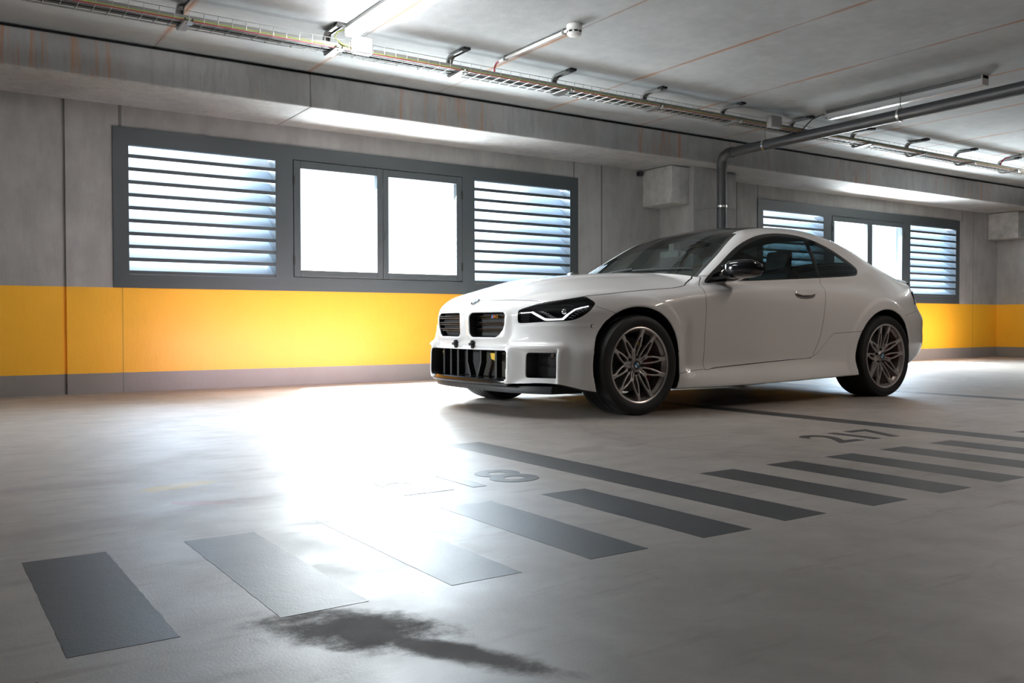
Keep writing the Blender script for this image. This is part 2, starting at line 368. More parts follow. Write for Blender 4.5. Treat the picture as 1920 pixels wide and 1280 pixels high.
window(4, -6.80, (-6.69, -5.34), (-5.14, -3.18), (-4.16, -5.06, -4.22, -4.09, -3.26), (-3.0, -1.64), -1.52, 'dark metal window beyond the left edge of the picture')
window(1, 1.526, (1.659, 3.017), (3.197, 5.161), (4.182, 3.273, 4.113, 4.246, 5.082), (5.322, 6.682), 6.805, 'wide dark metal window left of the car, with two bright panes between louvres')
window(2, 10.046, (10.16, 11.514), (11.71, 13.59), (12.665, 11.77, 12.60, 12.725, 13.53), (13.77, 15.13), 15.246, 'dark metal window seen behind the rear of the car, two bright panes between louvres')
window(3, 18.4, (18.51, 19.86), (20.06, 21.94), (21.0, 20.12, 20.95, 21.08, 21.88), (22.12, 23.48), 23.6, 'dark metal window far to the right, beyond the second column')
# ---------------------------------------------------------------- painted floor markings
def mark(x0, x1, y0, y1, label, group=None, cat='floor marking', name='painted_stripe'):
    mb = MB(); n = max(2, int((y1 - y0) / .03)); rnd = random.Random(int(x0 * 1000)); j = .0012
    lo = [(x0 + rnd.uniform(-j, j), y0 + (y1 - y0) * i / n) for i in range(n + 1)]; hi = [(x1 + rnd.uniform(-j, j), y0 + (y1 - y0) * i / n) for i in range(n + 1)]
    mb.prism(lo + hi[::-1], .0, .0006)
    o = mb.build(name, M_PAINT); return tag(o, label, cat, group)
ST = [(.232, 'dark floor stripe nearest the lower left corner of the floor'),
      (.635, 'second dark stripe from the left, half lost in the window glare'),
      (1.045, 'dark stripe mostly washed out by the glare in the middle of the floor'),
      (1.462, 'short dark stripe just in front of the single painted 8'),
      (1.875, 'short dark stripe just left of the nearer long bay line'),
      (2.672, 'first short dark stripe right of the nearer long bay line, with a round darker blot'),
      (3.075, 'second short dark stripe right of the nearer long bay line'),
      (3.475, 'third short dark stripe right of the nearer long bay line, below the digit 2'),
      (3.895, 'fourth short dark stripe right of the nearer long bay line, below the number 217'),
      (4.310, 'short dark stripe just before the farther long bay line'),
      (5.150, 'short dark stripe beyond the farther long bay line at the right edge'),
      (5.560, 'short dark stripe at the right edge of the view, farthest out')]
for x, lb in ST: mark(x, x + .2, 1.815, 2.61, lb, 'short dark stripes between the bays')
mark(2.245, 2.445, 1.83, 3.95, 'long dark bay line running from the glare past the single painted 8', 'long bay lines')
mark(4.755, 4.935, 1.83, 8.0, 'long dark bay line running under the middle of the car', 'long bay lines')
mark(7.27, 7.45, 1.83, 8.0, 'long dark bay line farthest right, passing behind the rear wheel', 'long bay lines')
def text_mesh(name, body, size, mat, ext=.0006, align='LEFT', bold=0):
    cu = bpy.data.curves.new(name, 'FONT'); cu.body = body; cu.size = size; cu.extrude = ext; cu.align_x = align; cu.offset = bold
    o = bpy.data.objects.new(name, cu); COL.objects.link(o)
    dg = bpy.context.evaluated_depsgraph_get(); me = bpy.data.meshes.new_from_object(o.evaluated_get(dg))
    bpy.data.objects.remove(o); me.materials.clear(); me.materials.append(mat)
    r = bpy.data.objects.new(name, me); COL.objects.link(r); return r
def fit(o, x0, x1, y0, y1, z):
    v = np.array([p.co for p in o.data.vertices]); lo = v.min(0); hi = v.max(0)
    sx = (x1 - x0) / (hi[0] - lo[0]); sy = (y1 - y0) / (hi[1] - lo[1])
    for p in o.data.vertices: p.co = ((p.co.x - lo[0]) * sx + x0, (p.co.y - lo[1]) * sy + y0, p.co.z - lo[2] + z)
    return o
for txt, a, lb in (('217', 3.95, 'dark painted bay number 217 on the floor beside the car'), ('218', 1.46, 'dark painted bay number ending in 8, half lost in the window glare')):
    o = text_mesh('painted_number', txt, .4, M_PAINT, bold=.008); fit(o, a, a + .63, 2.86, 3.165, 0)
    tag(o, lb, 'floor marking', 'bay numbers')
# ---------------------------------------------------------------- services under the ceiling
def arc(cx, cz, r, a0, a1, n=6): return [(cx + r * math.cos(a0 + (a1 - a0) * i / n), cz + r * math.sin(a0 + (a1 - a0) * i / n)) for i in range(n + 1)]
# cable tray of welded wire
tr = empty('cable_tray', (8, 6.6, 2.72)); tag(tr, 'long wire mesh cable tray hanging under the ceiling parallel to the windows', 'cable tray')
TX0, TX1 = -3.0, 20.0
rail = MB()
for y, z in ((6.50, 2.80), (6.50, 2.735), (6.56, 2.735), (6.62, 2.735), (6.68, 2.735), (6.70, 2.735), (6.70, 2.80)):
    rail.tube([(TX0 - 8, y - 6.6, z - 2.72), (TX1 - 8, y - 6.6, z - 2.72)], .0024, 5)
rail.build('wire_rails', M_WIRE, tr)
cw = MB(); x = TX0 + .05
while x < TX1:
    cw.tube([(x - 8, 6.50 - 6.6, .08), (x - 8, 6.50 - 6.6, .012), (x - 8, 6.70 - 6.6, .012), (x - 8, 6.70 - 6.6, .08)], .0024, 4); x += .1
cw.build('cross_wires', M_WIRE, tr)
def cable(y0, r, mat, z, label, cat='cable', x0=TX0, x1=TX1, wob=.003, seed=1):
    rn = random.Random(seed); n = int((x1 - x0) / .5)
    mb = MB().tube([(x0 + (x1 - x0) * i / n, y0 + rn.uniform(-wob, wob), z + r + rn.uniform(0, .004)) for i in range(n + 1)], r, 7)
    return tag(mb.build('tray_cable', mat, smooth=40), label, cat)
M_BUNDLE = plain('cable_grey', (.24, .235, .22), .5)
cable(6.56, .024, M_BUNDLE, 2.739, 'thick grey cable along the front of the cable tray', seed=1)
cable(6.61, .018, M_CBLK, 2.742, 'black cable beside the thick grey one in the tray', seed=2)
cable(6.665, .014, M_CBLK, 2.739, 'thin black cable at the back of the tray', seed=3)
cable(6.515, .006, M_CGRN, 2.739, 'green and yellow cable along the front edge of the tray', wob=.006, seed=4)
cable(6.49, .0035, M_CRED, 2.722, 'thin dark red cable tied below the front edge of the tray', wob=.003, seed=5)
proto = None
BR = [('first visible tray bracket from the left, at the top edge', 1.64), ('tray bracket left of the lit tube lamp', 2.755), ('tray bracket right of the white junction box', 3.87),
      ('tray bracket right of the red cable', 4.985), ('tray bracket midway above the car bonnet', 6.10), ('tray bracket left of the grey junction box', 7.215), ('tray bracket right of the grey junction box', 8.33),
      ('tray bracket half hidden by the grey drain pipe', 9.445), ('first tray bracket right of the drain pipe', 10.56), ('second tray bracket right of the drain pipe', 11.675), ('third tray bracket right of the drain pipe', 12.79), ('tray bracket at the right edge of the picture', 13.9)]
for lb, x in BR:
    if proto is None:
        proto = empty('tray_bracket', (x, 6.6, ZC)); o_, i_ = [], []
        def cpath(r, d=0):
            pts = [(-.14, -.006 - d), (.07, -.006 - d)] + [(.07 + r * math.sin(a), -.006 - d - r + r * math.cos(a)) for a in np.linspace(.2, PI / 2, 6)]
            zb_ = -.200 + d
            pts += [(.07 + r * math.sin(a), zb_ + r - r * math.cos(a)) for a in np.linspace(PI / 2, .2, 6)] + [(.06, zb_), (-.13, zb_ + .012)]
            return pts
        out, inn = cpath(.072), cpath(.066, .006)
        def strip(xa, xb, A, B):
            mb = MB(); n = len(A)
            mb.add([(xa, *p) for p in A] + [(xa, *p) for p in B] + [(xb, *p) for p in A] + [(xb, *p) for p in B],
                   [(i, i + 1, n + i + 1, n + i) for i in range(n - 1)] + [(2 * n + i, 3 * n + i, 3 * n + i + 1, 2 * n + i + 1) for i in range(n - 1)]
                   + [(i, 2 * n + i, 2 * n + i + 1, i + 1) for i in range(n - 1)] + [(n + i, n + i + 1, 3 * n + i + 1, 3 * n + i) for i in range(n - 1)]
                   + [(0, n, 3 * n, 2 * n), (n - 1, 3 * n - 1, 4 * n - 1, 2 * n - 1)][:1])
            return mb
        bd = strip(-.028, .028, out, inn)
        for s in (-.028, .022): 
            q = strip(s, s + .006, inn, cpath(.05, .020)); bd.add(q.v, q.f)
        bd.build('bracket_body', M_STEEL, proto)
        MB().box(-.035, .035, -.17, -.10, -.02, -.001).build('ceiling_plate', M_DARK, proto)
        MB().tube([(0, -.14, -.205), (0, -.14, -.18)], .007, 6).build('bolt', M_CLAMP, proto)
        MB().box(-.020, .020, -.155, -.125, -.215, -.201).build('end_clip', M_CLAMP, proto)
        b = proto
    else: b = copy_tree(proto); b.location = (x, 6.6, ZC)
    tag(b, 'galvanised C-shaped ' + lb, 'bracket', 'tray brackets under the ceiling')
# junction boxes
j = empty('junction_box', (2.935, 6.462, 2.70)); tag(j, 'white junction box on the cable tray under the lit tube lamp', 'junction box', 'junction boxes')
MB().box(-.075, .075, -.035, .03, .0, .125).build('box_body', M_WHITEP, j, bevel=.006); MB().box(-.07, .07, -.042, -.034, .006, .119).build('box_lid', M_WHITEP, j, bevel=.003)
M_GB = plain('grey_plastic', (.30, .30, .295), .5)
j = empty('junction_box', (7.72, 6.462, 2.705)); tag(j, 'grey junction box on the cable tray just left of the drain pipe', 'junction box', 'junction boxes')
MB().box(-.085, .085, -.035, .03, .0, .125).build('box_body', M_GB, j, bevel=.006); MB().box(-.08, .08, -.042, -.034, .006, .119).build('box_lid', M_GB, j, bevel=.003)
# tube lamps
def lamp(x, ya, yb, label, mat=None, lit=True, grp='tube lamps', hm=None):
    t = empty('tube_lamp', (x, (ya + yb) / 2, ZC)); L = (ya - yb) / 2
    tag(t, label, 'ceiling lamp', grp)
    MB().prism([(-.045, -.002), (.045, -.002), (.05, -.035), (-.05, -.035)], -L, L, 'y').build('lamp_housing', hm or M_LAMPH, t, bevel=.004)
    MB().prism([(-.052, -.034), (.052, -.034), (.050, -.070), (.034, -.092), (-.034, -.092), (-.050, -.070)], -L + .012, L - .012, 'y').build('diffuser', mat or M_TUBE, t, bevel=.006)
    for q in (-L, L - .014): MB().box(-.055, .055, q, q + .014, -.094, -.001).build('end_cap', M_LAMPH, t, bevel=.004)
    if lit:
        for i in range(4): MB().box(.05, .06, -L + L * 2 * (i + .5) / 4 - .015, -L + L * 2 * (i + .5) / 4 + .015, -.045, -.028).build('clip', M_STEEL, t)
    return t
M_TUBE2 = NT('unlit_diffuser').bsdf((.42, .43, .44), .22)
M_DHOUS = plain('dark_lamp_housing', (.10, .10, .10), .5)
lamp(2.85, 6.47, 4.9, 'brightly lit tube lamp on the ceiling at the top of the picture')
lamp(8.31, 6.22, 4.50, 'unlit grey tube lamp above the dark drain pipe', M_TUBE2, hm=M_DHOUS)
M_TUBE3 = emit('warm_diffuser', (1.0, .86, .77), 60); M_TUBE5 = emit('bright_diffuser', (.97, .98, 1.0), 60); M_TUBE4 = emit('warm_dim_diffuser', (1.0, .90, .82), 3)
for x, y, lb in ((-2.61, 6.47, 'tube lamp of the window row beyond the left edge'), (13.77, 6.47, 'tube lamp of the window row beyond the right edge'), (6.9, 3.05, 'added fill lamp above the painted bay numbers, out of the picture'), (8.31, 2.6, 'tube lamp right of the camera, out of the picture'),
              (-2.6, -1.2, 'tube lamp behind the camera to the left'), (13.8, -1.2, 'tube lamp far behind the car on the right')):
    lamp(x, y, y - 1.5, lb, M_TUBE5 if y > 5 else M_TUBE3 if y > 3 else M_TUBE4, grp='tube lamps out of view')  # the lamp above the bay numbers is added, unseen, to fill the car side
# lamp leads
tag(MB().tube([(2.80, 6.47, 2.87), (2.76, 6.52, 2.86), (2.75, 6.55, 2.82), (2.80, 6.53, 2.775), (2.87, 6.50, 2.76)], .006, 7).build('lamp_cable', M_CGRN, smooth=40), 'thin yellow-green lead looping from the lit tube lamp to the white junction box', 'cable')
tag(MB().tube([(8.31, 6.22, 2.885), (8.31, 6.32, 2.885), (8.30, 6.42, 2.86), (8.29, 6.50, 2.80), (8.27, 6.53, 2.76)], .007, 7).build('lamp_cable', M_CBLK, smooth=40), 'black lead curving from the grey tube lamp down to the tray', 'cable')
# smoke detector and its conduit
d = empty('smoke_detector', (4.27, 5.50, ZC)); tag(d, 'round white smoke detector on the ceiling above the car bonnet', 'smoke detector')
MB().lathe([(0, 0), (.058, 0), (.060, -.004), (.060, -.050), (.056, -.052), (0, -.052)], n=36).build('detector_base', M_WHITEP, d, smooth=40)
sl = MB()
for i in range(8):
    a = 2 * PI * i / 8; sl.lathe([(.046, -.066), (.056, -.066), (.056, -.052), (.046, -.052)], n=6, a0=a + .1, a1=a + .62, close=True)
sl.build('slots', M_DARK, d)
MB().lathe([(0, -.052), (.052, -.052), (.052, -.066), (.057, -.066), (.055, -.076), (.042, -.088), (.020, -.094), (0, -.095)], n=36).build('detector_head', M_WHITEP, d, smooth=40)
c = empty('cable_conduit', (4.27, 6, ZC)); tag(c, 'white conduit on the ceiling leading to the round smoke detector', 'conduit', 'ceiling conduits')
MB().tube([(0, -.44, -.022), (0, .55, -.022)], .013, 10).build('conduit_tube', M_WHITEP, c, smooth=40)
for q in (-.38, .45): MB().box(-.018, .018, q, q + .02, -.038, -.001).build('conduit_clip', M_STEEL, c)
tag(MB().tube([(4.27, 6.55, ZC - .022), (4.27, 6.60, ZC - .03), (4.26, 6.62, ZC - .07), (4.25, 6.60, 2.775)], .008, 7).build('detector_cable', M_CRED, smooth=40), 'short red cable dropping from the white conduit into the tray', 'cable')
c = empty('cable_conduit', (12.55, 6, ZC)); tag(c, 'grey conduit on the ceiling at the right edge of the picture', 'conduit', 'ceiling conduits')
MB().tube([(0, -1.6, -.022), (0, .45, -.022)], .013, 10).build('conduit_tube', M_GB, c, smooth=40)
for q in (-.9, .3): MB().box(-.018, .018, q, q + .02, -.038, -.001).build('conduit_clip', M_STEEL, c)
tag(MB().tube([(12.55, 6.45, ZC - .022), (12.55, 6.52, ZC - .03), (12.54, 6.56, ZC - .07), (12.53, 6.57, 2.775)], .008, 7).build('detector_cable', M_CRED, smooth=40), 'short red cable dropping from the grey conduit at the right edge', 'cable')
# drain pipe
px, pz, py = 8.21, 2.69, 7.66
p = empty('drain_pipe', (px, py, 0)); tag(p, 'dark grey drain pipe running across under the ceiling and down in front of the column', 'pipe')
def loc(pts): return [(a - px, b - py, c) for a, b, c in pts]
path = [(px, -8.9, 2.78), (px, 3.0, 2.702), (px, py - .16, 2.660)]
MB().tube(loc(path), .0595, 24).build('horizontal_run', M_GREYP, p, smooth=40)
el = [(px, py - .17, 2.660), (px, py - .10, 2.656), (px, py - .04, 2.632), (px, py - .008, 2.58), (px, py, 2.50)]
MB().tube(loc(el), .067, 24).build('elbow', M_GREYP, p, smooth=40)
MB().tube(loc([(px, py, pz - .14), (px, py, 0)]), .0605, 24).build('downpipe', M_GREYP, p, smooth=40)
def clamp(y, lab):
    z = 2.660 + .042 * (py - .16 - y) / (py - 3.16); c = empty('pipe_clamp', (px, y, z)); tag(c, lab, 'pipe clamp', 'pipe clamps')
    MB().lathe([(.061, -.013), (.066, -.013), (.066, .013), (.061, .013)], axis='y', n=28, close=True).build('clamp_ring', M_CLAMP, c, smooth=40)
    MB().box(-.018, .018, -.013, .013, .060, .080).build('clamp_lug', M_CLAMP, c); MB().tube([(0, 0, .07), (0, 0, ZC - z)], .005, 6).build('threaded_rod', M_STEEL, c)
clamp(7.0, 'zinc pipe clamp on a rod left of the others, near the elbow'); clamp(5.30, 'zinc pipe clamp on a rod in the middle of the sloping pipe'); clamp(3.4, 'zinc pipe clamp on a rod at the right end of the sloping pipe')
c = empty('pipe_clamp', (px, py, 2.03)); tag(c, 'zinc clamp round the vertical drop of the drain pipe', 'pipe clamp', 'pipe clamps')
MB().lathe([(.061, -.012), (.066, -.012), (.066, .012), (.061, .012)], n=28, close=True).build('clamp_ring', M_CLAMP, c, smooth=40)
MB().tube([(0, .06, 0), (0, .445, 0)], .005, 6).build('threaded_rod', M_STEEL, c)
# dark stain at the beam beside the corbel, built as a small block
tag(MB().box(7.755, 7.815, 8.62, 8.70, 2.50, 2.55).build('stain_block', M_DARK, bevel=.01), 'small dark stain under the beam beside the corbel block', 'bracket')
# ---------------------------------------------------------------- car body surface (numpy)
# car frame: x backwards from the front axle, y to the car's left, z up (metres)
import numpy as np
def cr(xs, ys, x):
    """cubic Hermite through (xs, ys); ys may have extra axes behind the first"""
    xs = np.asarray(xs, float); ys = np.asarray(ys, float); x = np.asarray(x, float)
    d = np.diff(xs); s = np.diff(ys, axis=0) / d.reshape((-1,) + (1,) * (ys.ndim - 1))
    m = np.empty_like(ys); m[0] = s[0]; m[-1] = s[-1]
    w = (d[1:] / (d[1:] + d[:-1])).reshape((-1,) + (1,) * (ys.ndim - 1))
    m[1:-1] = s[:-1] * w + s[1:] * (1 - w)
    i = np.clip(np.searchsorted(xs, x) - 1, 0, len(xs) - 2)
    t = np.clip((x - xs[i]) / d[i], 0, 1); h = d[i]
    sh = t.shape + (1,) * (ys.ndim - 1); t = t.reshape(sh); h = h.reshape(sh)
    return ((2*t**3 - 3*t**2 + 1) * ys[i] + (t**3 - 2*t**2 + t) * h * m[i]
            + (3*t**2 - 2*t**3) * ys[i+1] + (t**3 - t**2) * h * m[i+1])
def sstep(a, b, x):
    t = np.clip((x - a) / (b - a), 0, 1); return t * t * (3 - 2 * t)
def smax(a, b, k):
    h = np.maximum(k - np.abs(a - b), 0) / k
    return np.maximum(a, b) + h * h * k * .25
def smin(a, b, k): return -smax(-a, -b, k)
def table(xk, zk, T, x, z):
    A = cr(xk, np.array(T, float), x)
    return cr(zk, A.T, z).T
def box2(a, b, a0, a1, b0, b1, r=.02):
    """signed distance to a rounded rectangle"""
    qa = np.abs(a - (a0 + a1) / 2) - (a1 - a0) / 2 + r
    qb = np.abs(b - (b0 + b1) / 2) - (b1 - b0) / 2 + r
    return np.minimum(np.maximum(qa, qb), 0) + np.hypot(np.maximum(qa, 0), np.maximum(qb, 0)) - r
DX = .009
gx = np.arange(-.90, 3.95, DX); gy = np.arange(-DX * 2, 1.02, DX); gz = np.arange(.08, 1.46, DX)
ZK = [.14, .22, .30, .42, .55, .66, .75, .82, .88, .95, 1.05]
SX = [-.8, -.6, -.4, 0, .34, .45, .60, 1.2, 1.8, 2.2, 2.75, 3.1, 3.5, 3.85]
ST = [[.90,.905,.91,.915,.92,.915,.89,.83,.74,.60,.5],
      [.905,.91,.915,.92,.925,.922,.90,.84,.75,.61,.5],
      [.912,.918,.922,.928,.932,.93,.912,.865,.785,.66,.5],
      [.925,.928,.932,.938,.942,.94,.925,.893,.84,.74,.6],
      [.92,.918,.912,.912,.918,.924,.922,.903,.868,.80,.68],
      [.926,.910,.880,.880,.892,.906,.912,.902,.876,.82,.70],
      [.932,.908,.868,.870,.886,.902,.909,.901,.880,.83,.72],
      [.936,.912,.866,.870,.886,.902,.908,.902,.882,.836,.74],
      [.938,.915,.870,.876,.892,.907,.912,.906,.888,.842,.75],
      [.938,.925,.900,.905,.918,.928,.929,.918,.894,.845,.75],
      [.93,.932,.938,.944,.948,.948,.942,.925,.893,.835,.73],
      [.90,.915,.928,.936,.941,.938,.922,.892,.848,.78,.67],
      [.85,.87,.89,.905,.908,.89,.860,.825,.775,.71,.60],
      [.80,.82,.85,.87,.870,.86,.835,.80,.75,.68,.56]]
YK = [0, .2, .4, .55, .68, .78, .87, .92, .96]
FZ = [.14, .20, .24, .34, .43, .50, .58, .69, .76, .85, 1.0]
FLOW = np.array([-.805,-.80,-.785,-.75,-.69,-.605,-.48,-.39,-.25])
FMID = np.array([-.79,-.78,-.75,-.70,-.62,-.52,-.33,-.12,.1])
FTOP = np.array([-.735,-.725,-.69,-.63,-.53,-.40,-.15,.1,.3])
FT = [FLOW + .06, FLOW + .01, FLOW, FLOW, FLOW + .005, FLOW * .7 + FMID * .3 + .012, FMID * .8 + FLOW * .2, FMID, FMID * .5 + FTOP * .5 + .01, FTOP + .06, FTOP + .25]
RY = [0, .4, .6, .75, .85, .92, .96]
RPL = np.array([3.755, 3.745, 3.69, 3.56, 3.35, 3.07, 2.85])
RZ = [.14, .22, .30, .40, .55, .67, .74, .82, .95, 1.04, 1.1]
RD = [-.34, -.24, -.06, .04, .05, .045, -.03, -.07, -.12, -.10, -.10]
HX = [-.82, -.76, -.66, -.5, -.3, 0, .3, .6, .85, 1.2, 2.2, 2.9, 3.2, 3.45, 3.62, 3.72, 3.9]
HC = [.69, .735, .79, .863, .922, .966, .985, 1.004, 1.01, .99, .99, 1.0, 1.015, 1.02, 1.028, 1.038, 1.035]
HD = [.02, .03, .045, .07, .09, .115, .125, .12, .10, .08, .06, .05, .05, .055, .06, .06, .06]
CX = [.55, .75, 1.0, 1.2, 1.34, 1.5, 1.75, 2.05, 2.3, 2.55, 2.8, 3.05, 3.3, 3.5, 3.8]
CZ = [.925, 1.035, 1.172, 1.283, 1.351, 1.396, 1.420, 1.427, 1.414, 1.370, 1.298, 1.208, 1.108, 1.03, .90]
TZ = [.80, .92, 1.0, 1.1, 1.2, 1.28, 1.34, 1.42]
TY = np.array([.862, .832, .806, .765, .715, .668, .625, .55])
TX = [.5, .8, 1.1, 1.5, 2.0, 2.4, 2.7, 3.0, 3.3, 3.7]
TS = [-.05, -.018, 0, .006, .006, -.012, -.045, -.10, -.175, -.30]
def blur(A, sg, ax):
    n = int(3 * sg / DX) + 1; k = np.exp(-.5 * (np.arange(-n, n + 1) * DX / sg)**2); k /= k.sum()
    A = np.moveaxis(A, ax, 0)
    lo = 2 * A[:1] - A[n:0:-1]; hi = 2 * A[-1:] - A[-2:-n-2:-1]      # odd reflection keeps the slope at the ends
    P = np.concatenate([lo, A, hi]); out = sum(w * P[i:i + len(A)] for i, w in enumerate(k))
    return np.moveaxis(out, 0, ax)
def norm2(A, d):
    g0, g1 = np.gradient(A, d); return 1 / np.sqrt(1 + g0**2 + g1**2)
def nose_surface():
    ay = np.abs(gy)
    Fn = cr(FZ, np.array(FT), gz)            # (z, yk)
    Fn = cr(YK, Fn.T, ay)                     # (y, z)
    Fn = blur(blur(Fn, .035, 0), .022, 1)
    Y2 = ay[:, None]; Zb = gz[None, :]
    # square corner pods stand proud around the side intakes
    pod = box2(Y2, Zb, .475, .815, .185, .475, .03)
    Fn = Fn - .028 * (1 - sstep(-.012, .022, pod))
    # kidney surround
    kid = box2(Y2, Zb, .045, .455, .505, .705, .05)
    Fn = Fn - .013 * (1 - sstep(-.02, .045, kid))
    Fn = Fn + .022 * np.exp(-(Y2 / .02)**2) * sstep(.46, .52, Zb) * 0
    # bar between kidneys and lower mouth leans back
    Fn = Fn + .02 * sstep(.43, .46, Zb) * (1 - sstep(.48, .52, Zb)) * (1 - sstep(.44, .50, Y2))
    # headlight pocket edge below the lamp
    Fn = Fn + .012 * sstep(.50, .60, Y2) * sstep(.60, .615, Zb) * (1 - sstep(.66, .70, Zb))
    return Fn
def car_field():
    X = gx[:, None, None]; Y = gy[None, :, None]; Z = gz[None, None, :]
    ay = np.abs(gy)
    # flanks
    S = blur(blur(table(SX, ZK, ST, gx, gz), .06, 0), .022, 1)
    X2 = gx[:, None]; Z2 = gz[None, :]
    for cx, cz, r in ((0, .338, .385), (2.747, .34, .385)):
        rr = np.hypot(X2 - cx, Z2 - cz)
        S = S + .012 * (1 - sstep(.455, .49, rr)) * sstep(.15, .25, Z2)
    S = S - .022 * np.exp(-((X2 - .47) / .05)**2) * sstep(.22, .32, Z2) * (1 - sstep(.55, .68, Z2))
    fs = (Y - S[:, None, :]) * norm2(S, DX)[:, None, :]
    # nose
    Fn = nose_surface()
    Y2 = ay[:, None]; Zb = gz[None, :]
    ff = (Fn[None] - X) * np.minimum(norm2(Fn, DX), 1)[None]
    # tail
    G = cr(RY, RPL, ay)[:, None] + cr(RZ, np.array(RD), gz)[None, :]
    G = blur(blur(G, .05, 0), .025, 1)
    fr = (X - G[None]) * norm2(G, DX)[None]
    # bonnet and deck
    c = cr(HX, np.array(HC), gx)[:, None]; d = cr(HX, np.array(HD), gx)[:, None]
    c = blur(c, .07, 0); d = blur(d, .07, 0)
    Ya = ay[None, :]
    H = c - d * (Ya / .78)**2.2
    bul = sstep(-.66, -.15, X2) * (1 - sstep(.4, .75, X2))
    w = .30 + .06 * X2
    H = H + .010 * bul * (1 - sstep(w - .03, w + .09, Ya)) - .004 * bul * np.exp(-(Ya / .14)**2)
    H = H + .006 * np.exp(-((X2 + .72) / .08)**2) * np.exp(-(Ya / .07)**2)
    lip = sstep(3.60, 3.70, X2) * .016
    H = H + lip
    fh = (Z - H[:, :, None]) * norm2(H, DX)[:, :, None]
    kx = cr([-.9, -.3, .5, 2.2, 2.8, 3.4, 3.95], np.array([.05, .07, .05, .06, .15, .10, .05]), gx)[:, None, None]
    f = smax(fs, fh, kx)
    f = smax(f, ff, .045)
    f = smax(f, fr, .05)
    zb = cr([-.9, -.6, -.42, .3, 2.3, 2.5, 3.1, 3.5, 3.9], np.array([.20, .222, .178, .16, .185, .19, .20, .235, .30]), gx)[:, None, None]
    f = smax(f, zb - Z, .012)
    # cabin
    s = .4 - 1.4 * sstep(1.5, 2.4, X2)
    RX = np.arange(.5, 3.9, DX); RC = blur(cr(CX, np.array(CZ), RX), .06, 0)
    xe = np.clip(X2 - .20 * s * Ya**2, .55, 3.8)
    Rf = np.interp(xe, RX, RC) - (.030 + .02 * sstep(1.3, 1.6, X2)) * (Ya / .6)**2.4
    fc = (Z - Rf[:, :, None]) * norm2(Rf, DX)[:, :, None]
    T = cr(TZ, TY, gz)[None, :] + cr(TX, np.array(TS), gx)[:, None]
    T = blur(blur(T, .05, 0), .03, 1)
    ft = (Y - T[:, None, :]) * norm2(T, DX)[:, None, :]
    kc = cr([.5, 1.3, 2.4, 3.2, 3.9], np.array([.035, .06, .07, .08, .08]), gx)[:, None, None]
    fc = smax(fc, ft, kc)
    fc = smax(fc, .7 - Z, .01); fc = smax(fc, .55 - X, .01); fc = smax(fc, X - 3.7, .01)
    ku = cr([.5, 2.0, 2.55, 2.9, 3.6], np.array([.012, .015, .05, .16, .10]), gx)[:, None, None]
    f = smin(f, fc, ku)
    # wheel houses
    for cx, cz, r in ((0, .338, .385), (2.747, .34, .385)):
        rr = np.hypot(X - cx, Z - cz)
        f = smax(f, -smax(rr - r, .58 - Y, .02), .006)
    # kidney openings
    k2 = box2(Y2, Zb, .062, .437, .522, .688, .035)
    k2 = smax(k2, ((Y2 - .437) * .75 + (.522 - Zb) * .66 + .045), .03)      # outer lower corner is cut off
    f = smax(f, -smax(np.broadcast_to(k2[None], f.shape), X - (-.715), .01), .006)
    # lower mouth
    m2 = box2(Y2, Zb, -.6, .500, .242, .432, .02)
    f = smax(f, -smax(np.broadcast_to(m2[None], f.shape), X - (-.64), .01), .006)
    # side intakes: a funnel, then a dark opening
    dep = np.clip((X - (Fn[None] + .0)) / .06, 0, 1)
    fu = np.maximum(np.maximum((.515 + .085 * dep) - Y, Y - (.800 - .012 * dep)), np.maximum((.212 + .045 * dep) - Z, Z - (.455 - .030 * dep))) 
    f = smax(f, -smax(fu, X - (Fn[None] + .055), .006), .008)
    i2 = box2(Y2, Zb, .605, .785, .262, .422, .012)
    f = smax(f, -smax(np.broadcast_to(i2[None], f.shape), X - (Fn[None] + .16), .006), .005)
    return f.astype(np.float32)
def sample(f, P):
    q = np.stack([(P[:, 0] - gx[0]) / DX, (P[:, 1] - gy[0]) / DX, (P[:, 2] - gz[0]) / DX], 1)
    q = np.clip(q, 0, np.array(f.shape[:3]) - 1.001); i = q.astype(int); t = q - i
    r = 0
    for a in (0, 1):
        for b in (0, 1):
            for c in (0, 1):
                w = (t[:, 0] if a else 1 - t[:, 0]) * (t[:, 1] if b else 1 - t[:, 1]) * (t[:, 2] if c else 1 - t[:, 2])
                v = f[i[:, 0] + a, i[:, 1] + b, i[:, 2] + c]
                r = r + (w[:, None] * v if v.ndim == 2 else w * v)
    return r
